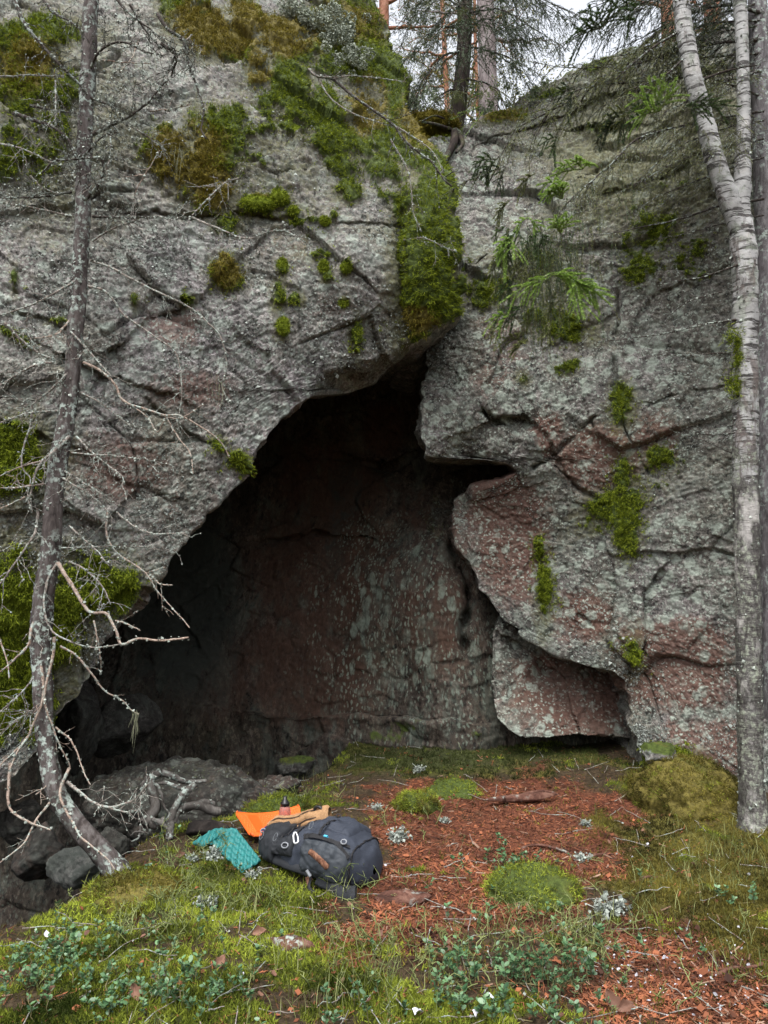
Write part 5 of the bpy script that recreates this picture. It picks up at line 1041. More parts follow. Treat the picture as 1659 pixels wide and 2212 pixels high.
mb = MB(); q = at(662, 1880, 4.27); mb.add(*tube(np.stack([q, q + np.array([.022, -.01, -.028])]), .010, 4), 0); mb.build('strap_end', [BUCK], pk)
# carabiner clipped to the side of the rucksack
q = fr(.505, 34, .055); c1 = empty('carabiner', q, 'silver carabiner clipped on the side of the rucksack above the stick', 'carabiner')
t = np.linspace(0, 2 * np.pi, 40); ca = unit(axd * .55 - bx_ * .8); cb = unit(np.cross(vw, ca))
prof = np.stack([.013 * np.sign(np.cos(t)) * np.abs(np.cos(t)) ** .8 * (1 + .25 * np.sin(t)), .032 * np.sign(np.sin(t)) * np.abs(np.sin(t)) ** .75], 1)
P = q + prof[:, :1] * cb + prof[:, 1:] * ca; mb = MB(); mb.add(*tube(P[4:36], .0048, 8), 0); mb.build('frame', [STEEL], c1)
mb = MB(); mb.add(*tube(P[[35, 39, 4]], .0036, 6), 0); mb.build('gate', [STEEL], c1)
# brown stick leaning on it
pa, pb = at(668, 1838, 4.22), at(709, 1876, 4.13); S_ = resample(np.array([pa, (pa + pb) / 2 + [0, 0, .004], pb]), 20)
mb = MB(); a = np.linspace(0, 2 * np.pi, 9, endpoint=False); mb.add(*tube(S_, np.r_[.001, np.full(18, .0155), .001] * (1 + .1 * np.sin(np.arange(20) * 2.3)), 9), 0)
o = mb.build('stick', [bark_mat('stick_bark', (.05, .02, .012), (.16, .075, .045), (.30, .17, .11), 0, sc=30)]); setp(o, 'short thick brown stick leaning against the side of the rucksack', 'stick')
# tan bundle on top
tb = empty('tan_pouch', fr(.3, 110, .05), 'crumpled tan canvas pouch with dark seams lying along the top of the rucksack', 'pouch')
p = np.array([(603,1786),(625,1777),(652,1768),(682,1757),(706,1749),(722,1742)], float); Yl = np.array([4.88, 4.86, 4.84, 4.82, 4.81, 4.81]); _us = np.linspace(-.03, .50, 12); P = resample(psurf(_us, np.linspace(100, 112, 12), .030), 70)
T = unit(np.gradient(P, axis=0)); S = unit(np.cross(T, vw)); Nn = np.cross(S, T); k = np.linspace(0, 2 * np.pi, 40, endpoint=False)
t = np.linspace(0, 1, 70); R = np.interp(t, [0, .03, .2, .5, .8, .97, 1], [.004, .030, .042, .044, .052, .050, .034])
V = P[:, None] + R[:, None, None] * (np.cos(k)[None, :, None] * S[:, None] * 1.12 + np.sin(k)[None, :, None] * Nn[:, None] * .75)
gro = sum(-.010 * np.exp(-((k[None] - (k0 + .25 * np.sin(t * f + k0))[:, None]) / .14) ** 2) for k0, f in ((1.2, 7), (2.2, 6), (.4, 8)))
V = V + (gro * ss(1 - t, .12, .3)[:, None] + .008 * fbm(V, 22, 3, .6, 9) + .006 * fbm(V, 45, 2, .6, 12))[..., None] * unit(V - P[:, None])
mesh_obj('cloth', V.reshape(-1, 3), grid_faces(70, 40, True), TAN, tb)
for k0, f in ((1.2, 7), (2.2, 6)):
    i = np.arange(6, 58); kk = k0 + .25 * np.sin(t[i] * f + k0); Q = P[i] + (R[i] - .004)[:, None] * (np.cos(kk)[:, None] * S[i] * 1.12 + np.sin(kk)[:, None] * Nn[i] * .75); mb = MB(); mb.add(*tube(Q, .004, 5), 0); mb.build('seam', [SEAM], tb)
c = P[56] + [0, 0, .045]; loop(c, .026 * axd, .02 * up, .009, BLACKP, 'loop', 24, tb, 8)
# bottle
bt = at(615, 1786, 4.98); bt[2] = float(gz(bt[0], bt[1])); bo = empty('bottle', bt, 'smoky brown see through drinking bottle with black cap behind the tan pouch', 'bottle')
def lathe(prof, n, c, name, mat, parent):
    a = np.linspace(0, 2 * np.pi, n, endpoint=False); pr = np.array(prof); V = np.stack([pr[:, :1] * np.cos(a), pr[:, :1] * np.sin(a), pr[:, 1:] + 0 * a[None]], -1) + c
    return mesh_obj(name, V.reshape(-1, 3), grid_faces(len(pr), n, True), mat, parent)
top = float(at(615, 1718, 4.98)[2]) - bt[2]; s = top / .27
m, nt, b_ = newmat('smoky_plastic'); setin(nt, b_, 'Base Color', (.42, .27, .25)); setin(nt, b_, 'Roughness', .12); setin(nt, b_, 'Transmission Weight', .55); setin(nt, b_, 'Alpha', .8)
lathe([(.001, 0), (.034, 0), (.037, .01), (.037, .09), (.034, .10), (.037, .11), (.037, .17), (.030, .195), (.024, .205)], 28, bt + np.array([0, 0, 0]), 'body', m, bo).scale = (1, 1, 1)
cap = lathe([(.026, .20), (.028, .20), (.028, .222), (.026, .226), (.018, .228), (.018, .240), (.012, .243), (.012, .262), (.001, .264)], 28, bt, 'cap', BLACKP, bo)
for o in bo.children: o.scale = (1.0, 1.0, s)
# teal egg box sit pad, two panels
tp = empty('teal_sit_pad', at(520, 1884, 4.5), 'folded teal sit pad of bumpy foam lying on the moss left of the rucksack', 'sit pad')
def pad(name, c4, Y4, nu, nv, amp, mat, th=.014, parent=tp, pre=None):
    """c4: corner points (00,10,11,01) in the picture with their distances"""
    q = [at(c[0], c[1], y) for c, y in zip(c4, Y4)]; n = 9; u, v = np.meshgrid(np.linspace(0, 1, nu * n + 1), np.linspace(0, 1, nv * n + 1))
    P = ((1 - u) * (1 - v))[..., None] * q[0] + (u * (1 - v))[..., None] * q[1] + (u * v)[..., None] * q[2] + ((1 - u) * v)[..., None] * q[3]
    if pre: P = pre(P, u, v)
    N = grid_normals(P); N = np.where(N[..., 2:3] < 0, -N, N)
    h = (np.abs(np.sin(u * nu * np.pi)) * np.abs(np.sin(v * nv * np.pi))) ** .8 * amp
    par = (np.floor(u * nu * .9999) + np.floor(v * nv * .9999)) % 2; h = np.where(par > 0, h, -h * .6)
    Tp = P + N * h[..., None]; Bt = P + N * (h * .9 - th)[..., None]; R_, C_ = u.shape
    V = np.concatenate([Tp.reshape(-1, 3), Bt.reshape(-1, 3)]); g = grid_faces(R_, C_); o_ = R_ * C_
    ring = np.concatenate([np.arange(C_), np.arange(1, R_) * C_ + C_ - 1, (R_ - 1) * C_ + np.arange(C_ - 2, -1, -1), np.arange(R_ - 2, 0, -1) * C_]); r2 = np.roll(ring, -1)
    return mesh_obj(name, V, np.concatenate([g, g[:, ::-1] + o_, np.stack([ring, ring + o_, r2 + o_, r2], -1)]), mat, parent)
pad('panel', [(521,1884),(563,1857),(510,1789),(457,1821)], [4.42,4.52,4.88,4.78], 6, 10, .015, TEAL)
pad('panel', [(440,1827),(458,1821),(510,1790),(464,1789)], [4.70,4.775,4.885,4.95], 4, 5, .014, TEAL)
pad('panel', [(416,1819),(440,1827),(478,1797),(464,1789)], [4.75,4.70,4.86,4.95], 4, 5, .013, TEAL)
# orange sit pad, curled
op = empty('orange_sit_pad', at(560, 1806, 4.85), 'bright orange bumpy sit pad curling up behind the rucksack', 'sit pad')
def obow(P, u, v): return P + np.array([0, 0, 1.0]) * (.035 * (2 * u - 1) ** 2 * v - .02 * v)[..., None] + np.array([0, 1.0, 0]) * (.02 * np.sin(u * np.pi))[..., None]
def opad():
    q = [at(c[0], c[1], y) for c, y in zip([(541,1806),(650,1806),(648,1742),(506,1757)], [4.82, 4.95, 5.2, 5.1])]; nu, nv = 180, 100
    u, v = np.meshgrid(np.linspace(0, 1, nu), np.linspace(0, 1, nv)); 
    # rounded corners: pull the corner points in
    uu = u + 0; rr = .10; du = np.minimum(u, 1 - u); dv = np.minimum(v, 1 - v)
    P = ((1 - u) * (1 - v))[..., None] * q[0] + (u * (1 - v))[..., None] * q[1] + (u * v)[..., None] * q[2] + ((1 - u) * v)[..., None] * q[3]
    P = obow(P, u, v); ctr = (q[0] + q[1] + q[2] + q[3]) / 4; cr = np.clip(1 - du / .10, 0, 1) * np.clip(1 - dv / .14, 0, 1); P = P + (ctr - P) * (cr ** 2 * .10)[..., None]
    N = grid_normals(P); N = np.where(N[..., 1:2] > 0, -N, N)
    cu = np.abs(((u * 22 + np.floor(v * 11) * .5) % 1) - .5) * 2; cv = np.abs(((v * 11) % 1) - .5) * 2
    cell = ss(1 - cu, .15, .45) * ss(1 - cv, .15, .45); inb = ss(du, .03, .05) * ss(dv, .05, .08); plain = ss(np.abs(u - .24), .085, .095)
    h = .0045 * cell * inb * plain + .003 * (1 - plain) * inb
    Tp = P + N * h[..., None]; Bt = P - N * .009; V = np.concatenate([Tp.reshape(-1, 3), Bt.reshape(-1, 3)]); g = grid_faces(nv, nu); o_ = nv * nu
    ring = np.concatenate([np.arange(nu), np.arange(1, nv) * nu + nu - 1, (nv - 1) * nu + np.arange(nu - 2, -1, -1), np.arange(nv - 2, 0, -1) * nu]); r2 = np.roll(ring, -1)
    mesh_obj('foam_sheet', V, np.concatenate([g, g[:, ::-1] + o_, np.stack([ring, ring + o_, r2 + o_, r2], -1)]), ORANGE, op)
    Q = Tp[12:-14, 30:56]; mesh_obj('smooth_stripe', (Q + N[12:-14, 30:56] * .003).reshape(-1, 3), grid_faces(*Q.shape[:2]), ORANGE2, op)
opad()
# ------------------------------------------------------------------ moss on the rocks
def rock_moss(rock, n, name, seed, gmul=1.0):
    P, N, moss, gold, front, px, py = rock; g = np.random.default_rng(seed)
    k_ = 13; Q_ = np.pad(moss, k_, 'edge'); c_ = np.cumsum(np.cumsum(np.pad(Q_, ((1, 0), (1, 0))), 0), 1); d_ = 2 * k_ + 1; halo = (c_[d_:, d_:] - c_[:-d_, d_:] - c_[d_:, :-d_] + c_[:-d_, :-d_]) / d_ ** 2
    pr = np.maximum(moss * (.35 + .65 * halo), .22 * ss(halo, .02, .6)) * ss(fbm(P, 11, 3, .6, 33), -.45, .1); w_ = (g.random(moss.size) < pr.ravel()) & (front.ravel() > 0) & (py.ravel() > -200) & (px.ravel() > -250) & (px.ravel() < 1900)
    idx = np.nonzero(w_)[0]; idx = g.choice(idx, n); p = P.reshape(-1, 3)[idx] + .008 * g.normal(size=(n, 3)); nn = N.reshape(-1, 3)[idx]
    gd = gold.ravel()[idx] * gmul + .35 * fbm(p, 3, 3, .5, 5) + .15 * g.normal(size=n)
    mb = MB(); gg = gd > .58
    tufts(mb, p[~gg], nn[~gg], .032, .0055, 4, 0, .55, .55); tufts(mb, p[gg], nn[gg], .034, .0055, 4, 1, .5, .6)
    o = mb.build(name, [MOSSM, MOSSG_M]); setp(o, kind='stuff')
rock_moss(LEFT, 52000, 'boulder_moss', 3); rock_moss(RIGHT, 14000, 'cliff_moss', 4, .5)
# separate moss cushions one can point at
def cushion(rock, cx, cy, rx, ry, label, n=420, gold=False):
    P, N, moss, gold_, front, px, py = rock; d = np.where(front > 0, (px - cx) ** 2 + (py - cy) ** 2, 1e9); i = np.unravel_index(np.argmin(d), d.shape); c, nn = P[i], unit(N[i])
    Yc = c[1]; sx, sz = rx * Yc / F, ry * Yc / F; V, Fc = ICO[4]
    S = unit(np.cross(nn, [0, 0, 1.0])); U = np.cross(S, nn); Q = c + V[:, :1] * S * sx + V[:, 1:2] * U * sz + V[:, 2:3] * nn * min(sx, sz) * .6
    Q = Q + unit(Q - c) * (.25 * min(sx, sz) * fbm(Q, 14, 3, .6, 9))[:, None]
    mb = MB(); mb.add(Q, Fc, 0, .35); k = rng.integers(0, len(Q), n); tufts(mb, Q[k], unit(Q[k] - c), .022, .005, 3, 0, .35, .5)
    o = mb.build('moss_cushion', [MOSSG_M if gold else MOSSM]); setp(o, label, 'moss', 'moss cushions on the boulder')
for a in [(LEFT,555,442,34,16,'wide green moss cushion sitting on the long crack of the boulder',700),(LEFT,603,428,18,16,'moss cushion next right of the wide cushion on the long crack'),(LEFT,632,457,10,10,'small dark ball of moss just below the crack cushions'),(LEFT,699,486,9,8,'tiny moss ball at the right end of the long crack'),(LEFT,610,574,9,16,'upright moss tuft on bare rock under the long crack'),(LEFT,699,578,9,12,'dark moss tuft in the middle of bare rock left of the green pillar'),(LEFT,742,655,9,9,'lower of two small moss balls left of the green pillar'),(LEFT,746,585,9,10,'upper of two small moss balls left of the green pillar'),(LEFT,607,710,12,18,'dark moss tuft hanging low above the cave roof'),(LEFT,645,285,16,20,'dark green moss ball in the green streak high on the boulder'),(RIGHT,1342,878,22,34,'dark bushy moss clump in the vertical crack of the right cliff')]: cushion(*a)
# pale reindeer lichen heads on the boulder top
def lichen_tuft(P0, r, label, n=160, grp='reindeer lichen tufts', name='lichen_tuft', mat=None):
    mb = MB(); c = P0 + rng.normal(size=(n, 3)) * [r * .45, r * .45, r * .28] + [0, 0, r * .35]
    for k in range(min(n, 60)):
        q = np.array([P0, (P0 + c[k]) / 2 + rng.normal(size=3) * r * .1, c[k]]); mb.add(*tube(q, .0025, 3), 0)
    inst(mb, FLAKE_V, FLAKE_F, c, randrot(n), r * .28 * rng.uniform(.5, 1.4, (n, 1)) * np.ones((n, 3)), 0)
    o = mb.build(name, [mat or LICHEN]); setp(o, label, 'lichen', grp)
for px, py, r, lab in [(862,1818,.075,'pale lichen tuft on the needles just right of the rucksack'),(815,1750,.05,'small pale lichen tuft behind the top of the rucksack'),(1318,1978,.09,'upright grey green lichen tuft in the red needles at right'),(1258,1860,.05,'flat pale lichen tuft right of the round hummock'),(895,1752,.045,'pale lichen tuft at the foot of the small low hummock'),(462,1855,.06,'white lichen tuft on the moss left of the teal pad'),(412,1862,.045,'pale grey lichen tuft behind the left end of the bright moss'),(448,1962,.06,'grey lichen lump in the bright moss'),(545,1892,.04,'lichen covered twig end below the teal pad'),(960,1775,.04,'small pale lichen on the needles before the cave'),(1265,1782,.04,'pale lichen flake heap by the mossy edge'),(905,1667,.05,'pale lichen on the dark moss slope under the cave wall')]:
    lichen_tuft(gpt(px, py)[0], r, lab)
P_, N_, mo_, go_, fr_, px_, py_ = LEFT
HEADS = []
for (cx, cy) in [(690,85),(715,112),(740,135),(700,135),(680,60),(765,150),(655,50),(725,80),(750,105),(640,35),(705,40),(770,20)]:
    d = np.where(fr_ > 0, (px_ - cx) ** 2 + (py_ - cy) ** 2, 1e9); i = np.unravel_index(np.argmin(d), d.shape); HEADS.append(P_[i])
mb = MB()
for c in HEADS:
    for k in range(9):
        o_ = c + rng.normal(size=3) * .08 + np.array([0, -.04, .02]); n = 70; v = unit(rng.normal(size=(n, 3))) * .05
        inst(mb, FLAKE_V, FLAKE_F, o_ + v, randrot(n), .022 * rng.uniform(.6, 1.3, (n, 1)) * np.ones((n, 3)), 0)
o = mb.build('reindeer_lichen', [simple('reindeer_lichen', (.20, .23, .18), .9, .2, 30, rnd=True, col2=(.44, .48, .40), spec=.1)]); setp(o, kind='stuff')
# flaky lichen standing off both rock faces
def rock_flakes(rock, n, seed):
    P, N, moss, gold, front, px, py = rock; g = np.random.default_rng(seed); Pf = P.reshape(-1, 3)
    w_ = (moss.ravel() < .3) & (front.ravel() > 0) & (py.ravel() > -60) & (px.ravel() > -60) & (px.ravel() < 1720); idx = np.nonzero(w_)[0]
    den = ss(fbm(Pf[idx], 1.7, 4, .6, seed), -.1, .35); idx = idx[g.random(len(idx)) < den]; idx = g.choice(idx, n)
    mb = MB(); inst(mb, FLAKE_V, FLAKE_F, Pf[idx] + N.reshape(-1, 3)[idx] * .002, randrot(n), g.lognormal(-4.7, .45, (n, 1)) * np.ones((n, 3)), 0)
    o = mb.build('rock_lichen', [ROCKLICH]); setp(o, kind='stuff')
ROCKLICH = simple('rock_lichen', (.12, .125, .12), .9, .4, 60, rnd=True, col2=(.42, .46, .42), spec=.1)
rock_flakes(LEFT, 26000, 61); rock_flakes(RIGHT, 20000, 62)

# ------------------------------------------------------------------ ground cover
def gsample(n, x0=-2.9, x1=2.9, y0=2.55, y1=7.6, seed=0, near=1.6):
    g = np.random.default_rng(seed); u = g.random(n) ** near; y = y0 + (y1 - y0) * u; hw = .56 * y + .25
    x = (g.random(n) * 2 - 1) * np.minimum(hw, 4); z = gz(x, y); return np.stack([x, y, z], 1), g
def keep(P, w_, g): return P[g.random(len(P)) < w_]
UP = np.array([[0, 0, 1.0]])
def flat(n, g, tilt=.35):
    R = np.zeros((n, 3, 3)); Z = unit(np.stack([g.normal(size=n) * tilt, g.normal(size=n) * tilt, np.ones(n)], 1)); a = g.random(n) * 6.283; X = np.stack([np.cos(a), np.sin(a), 0 * a], 1); X = unit(X - (X * Z).sum(1, keepdims=True) * Z); R[:, :, 0] = X; R[:, :, 1] = np.cross(Z, X); R[:, :, 2] = Z; return R
# needle litter: slivers, bark flakes, bits of wood
P, g = gsample(150000, seed=11); lit, mo, ol, px, py = ground_zones(P); P = keep(P, .06 + .94 * lit, g); n = len(P); P[:, 2] += .004 + .006 * g.random(n)
LIT = leaf('needle_litter', (.024, .009, .005), (.31, .108, .05), .8, .25, 0); LIT2 = leaf('pale_litter', (.10, .055, .035), (.34, .22, .16), .8, .2, 0)
SL = np.array([[-.5, -.06, 0], [.5, -.06, .02], [.5, .06, .05], [-.5, .06, .02]]); SLF = np.array([[0, 1, 2, 3]])
mb = MB(); k = g.random(n) < .93; inst(mb, SL, SLF, P[k], flat(k.sum(), g), np.stack([g.lognormal(-3.75, .4, k.sum())] * 2 + [np.full(k.sum(), .03)], 1) * np.array([1, .8, 1]), 0); inst(mb, SL, SLF, P[~k], flat((~k).sum(), g), np.stack([g.lognormal(-3.5, .4, (~k).sum())] * 3, 1), 1)
P2, g = gsample(26000, seed=12); lit, mo, ol, px, py = ground_zones(P2); P2 = keep(P2, .05 + .6 * lit, g); n = len(P2); P2[:, 2] += .008
inst(mb, LEAF_V * [1.2, 1, 1], LEAF_F, P2, flat(n, g, .4), g.lognormal(-3.9, .35, (n, 1)) * np.ones((n, 3)), 0)
mb.A = [np.clip(.6 * a_ + .24 + .9 * fbm(v_ * np.array([1, 1, .3]), 2.4, 5, .65, 411), 0, 1) for a_, v_ in zip(mb.A, mb.V)]
o = mb.build('needle_litter', [LIT, LIT2]); setp(o, kind='stuff')
# fallen leaves
FL = leaf('fallen_leaf', (.06, .025, .016), (.26, .14, .095), .7, .3, .15)
CURL_V = np.array([[0, 0, .10], [.38, .25, .02], [.42, .6, .12], [0, 1, .15], [-.42, .6, .05], [-.36, .25, .10], [0, .5, -.05]]); CURL_F = np.array([[0, 1, 6], [1, 2, 6], [2, 3, 6], [3, 4, 6], [4, 5, 6], [5, 0, 6]])
P, g = gsample(190, seed=13, y1=5.5); n = len(P); P[:, 2] += .02; mb = MB(); inst(mb, CURL_V, CURL_F, P, flat(n, g, .9), g.uniform(.02, .036, (n, 1)) * np.ones((n, 3)), 0); o = mb.build('leaf_litter', [FL]); setp(o, kind='stuff')
def big_leaf(px, py, s, label, rot):
    c = gpt(px, py)[0] + [0, 0, .03]; u, v = np.meshgrid(np.linspace(0, 1, 9), np.linspace(-1, 1, 7)); wd = np.sin(u * np.pi) ** .9 * .36 * (1 - .35 * u) * (1 + .18 * np.sin(u * 17))
    Q = np.stack([u - .5, v * wd, 1.0 * v ** 2 * wd + .22 * u ** 2 + .05 * np.sin(v * 5 + u * 7)], -1) * s; c_, s_ = math.cos(rot), math.sin(rot); Q = Q @ np.array([[c_, s_, 0], [-s_, c_, 0], [0, 0, 1]])
    Q = Q @ np.array([[1, 0, 0], [0, .8, .6], [0, -.6, .8]]); o = mesh_obj('fallen_leaf', (Q + c).reshape(-1, 3), grid_faces(7, 9), FL, None, {'rnd': np.full(63, rng.uniform(.3, 1))}); setp(o, label, 'leaf', 'large fallen leaves')
for a in [(1322,2188,.09,'largest fallen leaf, curled and tan, by the right end of the front lingonberries',1.9),(1352,2196,.07,'pinkish fallen leaf lying against the largest tan leaf',.4),(478,2100,.06,'brown leaf standing in the moss left of the rotten wood',1.2),(390,1866,.06,'reddish leaf at the back edge of the bright moss',.3),(560,2030,.07,'brown leaf in the golden moss before the rucksack',.2),(668,1915,.06,'light brown leaf below the webbing tail of the rucksack',1.4),(105,2165,.06,'rust leaf among the lingonberries in the left corner',.8),(292,2165,.07,'dark red leaf in the front lingonberries',2.2)]: big_leaf(*a)
# white flakes of bark and lichen strewn at the lower right
WH = simple('white_bark_flake', (.25, .25, .28), .7, .2, 40, rnd=True, col2=(.6, .6, .66), spec=.2)
P, g = gsample(9000, seed=14, y1=6.5); lit, mo, ol, px, py = ground_zones(P); wz = blobs(px, py, [(1500,2120,200,90),(1580,2060,90,60),(1330,2080,60,60),(880,1900,60,60,0,.5),(870,2190,60,30,0,.6),(1050,2180,80,30,0,.5)]); P = keep(P, .025 + .6 * wz ** 2, g); n = len(P); P[:, 2] += .012
mb = MB(); inst(mb, CURL_V, CURL_F, P, flat(n, g, .6), g.lognormal(-4.6, .5, (n, 1)) * np.c_[g.uniform(.5, 1.6, n), g.uniform(.5, 1.4, n), np.ones(n)], 0); o = mb.build('bark_flakes', [WH]); setp(o, kind='stuff')
for px, py, s, lab in [(905,2195,.05,'white curl of birch bark at the bottom edge left of the lingonberries'),(1035,2205,.05,'white strip of birch bark at the bottom edge under the lingonberries'),(1060,2165,.04,'white bark scrap among the front lingonberries')]:
    c = gpt(px, py)[0] + [0, 0, .02]; u, v = np.meshgrid(np.linspace(0, 1, 12), np.linspace(-1, 1, 6)); Q = np.stack([u - .5, v * .28, .16 * np.sin(u * 5) + .3 * v ** 2 + .12 * np.sin(v * 3 + u * 4)], -1) * s * .9 * (1 - .4 * (np.abs(v) * u)[..., None]); Q = Q @ np.array([[.8, .6 * (1 if s > .045 else -1), 0], [-.6 * (1 if s > .045 else -1), .8, 0], [0, 0, 1]]); o = mesh_obj('birch_bark', (Q + c).reshape(-1, 3), grid_faces(6, 12), WH, None, {'rnd': np.full(72, .9)}); setp(o, lab, 'bark', 'white birch bark scraps')
# moss shoots
MG = leaf('feather_moss', (.020, .032, .004), (.36, .42, .055), .8, .1, .25); MO = leaf('olive_moss', (.018, .017, .005), (.20, .17, .035), .85, .1, .2)
P, g = gsample(150000, seed=15, near=1.5); lit, mo, ol, px, py = ground_zones(P); k1 = g.random(len(P)) < mo * 1.2; k2 = (~k1) & (g.random(len(P)) < ol * .9 + .05); mb = MB()
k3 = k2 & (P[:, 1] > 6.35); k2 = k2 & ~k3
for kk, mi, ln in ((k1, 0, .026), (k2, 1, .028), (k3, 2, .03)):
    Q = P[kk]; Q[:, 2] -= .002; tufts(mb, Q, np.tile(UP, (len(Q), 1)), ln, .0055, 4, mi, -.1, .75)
for (Ph, Vh, gd) in HUM:
    i = rng.choice(np.nonzero(Vh[:, 2] > -.35)[0], 9000 if np.ptp(Ph[:, 0]) > .6 else 2500); q_ = Ph[i] + .01 * rng.normal(size=(len(i), 3)); sel = fbm(q_, 5, 4, .7, 55) + .25 * rng.normal(size=len(i)) < (gd - .45) * 1.2; kp = fbm(q_, 9, 3, .6, 57) > -.22
    for s_, m_ in ((sel & kp, 1), (~sel & kp, 0)): tufts(mb, q_[s_], unit(Vh[i][s_] + [0, 0, .3]), .024, .005, 3, m_, .1, .8)
mb.A = [np.clip(.55 * a_ + .22 + 1.0 * np.concatenate([fbm(v_ * np.array([1, 1, .3]), 2.1, 4, .6, 401)]), 0, 1) for a_, v_ in zip(mb.A, mb.V)]
MD = leaf('cave_shade_moss', (.010, .014, .004), (.065, .08, .022), .9, .1, .1)  # moss colour darkened to paint the cave's shade on its floor
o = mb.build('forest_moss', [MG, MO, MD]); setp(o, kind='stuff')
# grass and bilberry stems
GR = leaf('grass', (.06, .085, .02), (.30, .32, .13), .6, .3, .3); BS = leaf('bilberry_stem', (.07, .10, .025), (.26, .29, .11), .6, .3, .1)
def blades(mb, P, g, lo, hi, wd, mi, bend=.6):
    n = len(P); L = g.uniform(lo, hi, n); a = g.random(n) * 6.283; dr = np.stack([np.cos(a), np.sin(a), 0 * a], 1); sdv = np.stack([-np.sin(a), np.cos(a), 0 * a], 1); bd = g.uniform(.15, bend, n)
    V = []
    for t, w_ in ((0, 1), (.4, .85), (.75, .55), (1, .1)):
        c = P + dr * (L * bd * t ** 1.8)[:, None] + np.array([0, 0, 1.0]) * (L * (t - .35 * bd * t ** 2))[:, None]; V += [c - sdv * wd * w_ / 2, c + sdv * wd * w_ / 2]
    V = np.stack(V, 1); fc = np.array([[0, 1, 3, 2], [2, 3, 5, 4], [4, 5, 7, 6]]); Fc = (fc[None] + (np.arange(n) * 8)[:, None, None]).reshape(-1, 4); mb.add(V.reshape(-1, 3), Fc, mi, np.repeat(g.random(n), 8))
P, g = gsample(16000, seed=16); lit, mo, ol, px, py = ground_zones(P)
gw = .025 + blobs(px, py, [(1560,1860,110,80),(1440,1980,120,70,0,.6),(850,2080,130,60,0,.6),(1200,2010,140,60,0,.9),(1150,1965,80,40,0,.8),(330,1960,140,70,0,.4),(600,1990,120,50,0,.25),(570,1700,120,40,0,.9),(760,2130,160,70,0,.7),(1590,2080,80,50,0,.4),(740,1930,50,20)]); P = keep(P, gw * (1 - .4 * lit), g)
mb = MB(); blades(mb, P, g, .05, .15, .0032, 0, .9); o = mb.build('grass', [GR]); setp(o, kind='stuff')
def bil_stem(mb, p, h, g, n=5):
    """zigzag angular green stem with forks"""
    q = [p]; d = np.array([g.normal() * .3, g.normal() * .3, 1.0])
    for k in range(5): d = unit(d + g.normal(size=3) * [.45, .45, .1]); q.append(q[-1] + d * h / 5)
    q = np.array(q); mb.add(*tube(q, np.linspace(.0030, .0014, 6), 4), 0)
    for k in range(n):
        i = int(g.integers(1, 5)); e = unit(np.array([g.normal(), g.normal(), 1.0])); r_ = np.array([q[i], q[i] + e * h * .15, q[i] + unit(e + g.normal(size=3) * .5) * h * .32]); mb.add(*tube(r_, np.linspace(.002, .001, 3), 4), 0)
g = np.random.default_rng(21); mb = MB()
P, _ = gsample(2600, seed=22, y1=5.8); lit, mo, ol, px, py = ground_zones(P); P = P[(g.random(len(P)) < .05 + .9 * blobs(px, py, [(340,1960,150,80),(1230,2030,150,70),(1130,1990,120,60),(850,2080,160,70),(640,1990,130,60,0,.6),(780,2000,80,40,0,.6),(590,1700,100,30),(430,1850,80,30)]))]
for p in P: bil_stem(mb, p, g.uniform(.07, .17), g)
o = mb.build('bilberry_stems', [BS]); setp(o, kind='stuff')
for px, py, h, n, lab in [(320,1985,.25,3,'tall forked green bilberry stem against the black pit'),(745,1935,.26,6,'leafless green bilberry bush in front of the rucksack'),(640,1735,.22,4,'thin bare bilberry stems behind the bottle'),(540,1720,.24,4,'pale bare bilberry stems in front of the cave gap'),(455,1965,.22,4,'bare bilberry bush standing in the bright moss'),(1270,2065,.22,6,'yellowish leafless bilberry bush behind the front lingonberries'),(835,1780,.16,3,'single thin twig standing on the needles behind the rucksack')]:
    mb = MB(); c = gpt(px, py)[0]
    for k in range(n): bil_stem(mb, c + [g.normal() * .05, g.normal() * .03, -.01], h * g.uniform(.7, 1.1), g, 6)
    o = mb.build('bilberry_bush', [BS]); setp(o, lab, 'bush', 'leafless bilberry bushes')
# lingonberry
LB = leaf('lingonberry_leaf', (.025, .068, .028), (.14, .26, .115), .4, .5, .15); LB2 = leaf('lingonberry_stem', (.09, .09, .04), (.2, .17, .08), .6, .3, 0)
OV = []; 
for t, w_ in ((0, .04), (.25, .42), (.55, .5), (.85, .32), (1, .05)): OV += [[-w_ * .62, t, .10 * abs(w_)], [0, t, -.02 + .06 * t], [w_ * .62, t, .10 * abs(w_)]]
OV = np.array(OV); OF = grid_faces(5, 3)
def lingon(mb, P, g, hmin, hmax, ls):
    for p in P:
        h = g.uniform(hmin, hmax); d = unit(np.array([g.normal() * .3, g.normal() * .3, 1.0])); q = p + d * np.linspace(0, h, 6)[:, None] + rng.normal(size=(6, 3)) * .004; mb.add(*tube(q, np.linspace(.0022, .0012, 6), 3), 1)
        n = int(g.integers(9, 17)); i = np.clip((g.beta(2.2, 1.3, n) * 5), 0, 4.99); b = q[i.astype(int)] + (q[i.astype(int) + 1] - q[i.astype(int)]) * (i % 1)[:, None]
        a = np.arange(n) * 2.4 + g.random(); Yd = unit(np.stack([np.cos(a), np.sin(a), g.uniform(.1, .9, n)], 1)); X = unit(np.cross(Yd, d + .3 * g.normal(size=(n, 3)))); Z = np.cross(X, Yd)
        inst(mb, OV, OF, b, np.stack([X, Yd, Z], -1), ls * g.uniform(.7, 1.2, (n, 1)) * np.ones((n, 3)), 0, np.clip(g.normal(.5, .25, n) , 0, 1))
g = np.random.default_rng(31)
P, _ = gsample(5200, seed=32, y1=5.2, near=1.3); _, _, _, px, py = ground_zones(P)
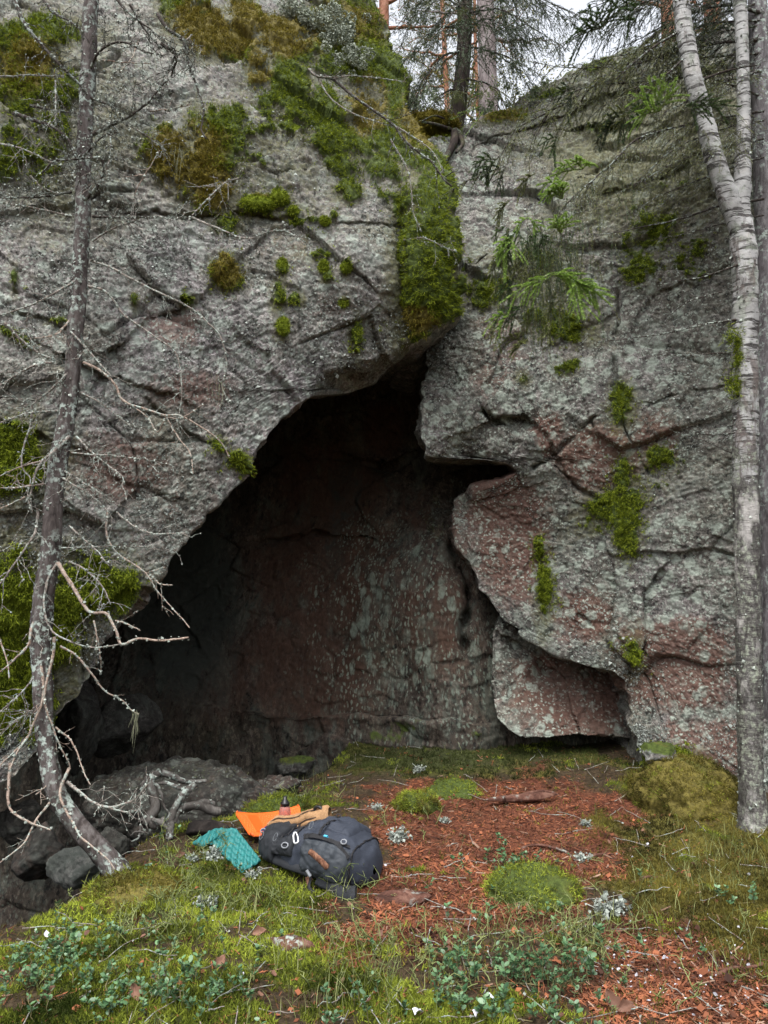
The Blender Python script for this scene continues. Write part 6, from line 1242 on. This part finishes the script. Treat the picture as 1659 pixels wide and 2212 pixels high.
wv_ = blobs(px, py, [(130,2110,200,70),(300,2170,200,60),(520,2120,90,60,0,.55),(740,2190,80,40,0,.4),(1060,2130,130,70,0,1.1),(1240,2140,90,80,0,1.1),(1000,2180,90,50),(1110,1890,50,30,0,.8),(1080,1860,30,30,0,.8),(1560,2060,40,20,0,.4),(400,2020,70,40,0,.5),(200,2040,120,40,0,.6),(1560,1960,50,20,0,.3),(600,2010,50,30,0,.3)])
P = P[g.random(len(P)) < .015 + .8 * (wv_ * ss(fbm(P * np.array([1, 1, .2]), 4, 4, .6, 88), -.35, .15)) ** 1.3]; mb = MB(); lingon(mb, P, g, .05, .12, .020); o = mb.build('lingonberry_cover', [LB, LB2]); setp(o, kind='stuff')
for px, py, n, h, lab in [(985,2120,7,.17,'leafy lingonberry clump at the left end of the front patch'),(1030,2000,3,.12,'small lone lingonberry sprig on the red needles behind the front patch'),(1120,2130,9,.17,'dense lingonberry clump in the middle of the front patch'),(1235,2120,9,.19,'tallest lingonberry clump, right side of the front patch'),(1290,2060,4,.15,'thin lingonberry sprig leaning out at the right of the front patch'),(1075,2195,8,.14,'pale broad leaved lingonberry clump at the bottom edge'),(1110,1880,6,.12,'small leaved lingonberry clump on the back of the round hummock'),(140,2080,9,.13,'lingonberry clump at the left picture edge below the pit'),(370,2130,8,.13,'lingonberry clump in the left foreground before the bright moss'),(1565,1955,3,.10,'small bright lingonberry sprig in the olive moss under the birch')]:
    c = gpt(px, py)[0]; mb = MB(); Pc = c + g.normal(size=(n, 3)) * [.07, .05, 0]; Pc[:, 2] = gz(Pc[:, 0], Pc[:, 1]); lingon(mb, Pc, g, h * .6, h, .027)
    for q_ in Pc: mb.add(*tube(np.linspace(c + [0, 0, .004], q_ + [0, 0, .004], 5), .0022, 4), 1)
    o = mb.build('lingonberry_plant', [LB, LB2]); setp(o, lab, 'plant', 'lingonberry plants')
# dead twigs lying about
P, g = gsample(420, seed=41); mb = MB()
for p in P:
    L = g.uniform(.06, .28); a = g.random() * 6.28; d = np.array([math.cos(a), math.sin(a), g.uniform(0, .2)]); q = p + [0, 0, .012] + d * np.linspace(0, L, 6)[:, None]; q[:, 2] = gz(q[:, 0], q[:, 1]) + .01 + .03 * g.random() * np.linspace(0, 1, 6); mb.add(*tube(wobble(q, .01, 4), np.linspace(.003, .0014, 6), 4), 0); flakes(mb, q, .003, int(g.integers(0, 5)), .010, 1)
o = mb.build('ground_twigs', [TWIG_DEAD, LICHEN]); setp(o, kind='stuff')
# moss bank and heath on the rim of the cleft
P = at(rng.uniform(885, 985, 2600), rng.uniform(252, 300, 2600), rng.uniform(7.5, 8.1, 2600)); mb = MB(); 
V, Fc = ICO[5]; c = at(930, 285, 7.9); Q = c + V * np.array([.34, .3, .13]); Q = Q + V * (.07 * fbm(Q, 6, 4, .6, 8))[:, None]; mb.add(Q, Fc, 0, .25); i = rng.integers(0, len(Q), 3500); tufts(mb, Q[i], V[i], .04, .007, 3, 0, .3, .6)
o = mb.build('moss_bank', [MOSSG_M]); setp(o, 'golden brown moss bank in the notch left of the cleft spruce', 'moss')
bush(1110, 232, 8.1, .7, .14, 1500, HEATH, 'bush', 'low mossy heath along the rim right of the cleft spruce', 'bush', None, .03)
bush(905, 228, 9.0, .35, .22, 1200, HEATH, 'bush', 'grey green heath filling the notch behind the moss bank', 'bush', None, .03)
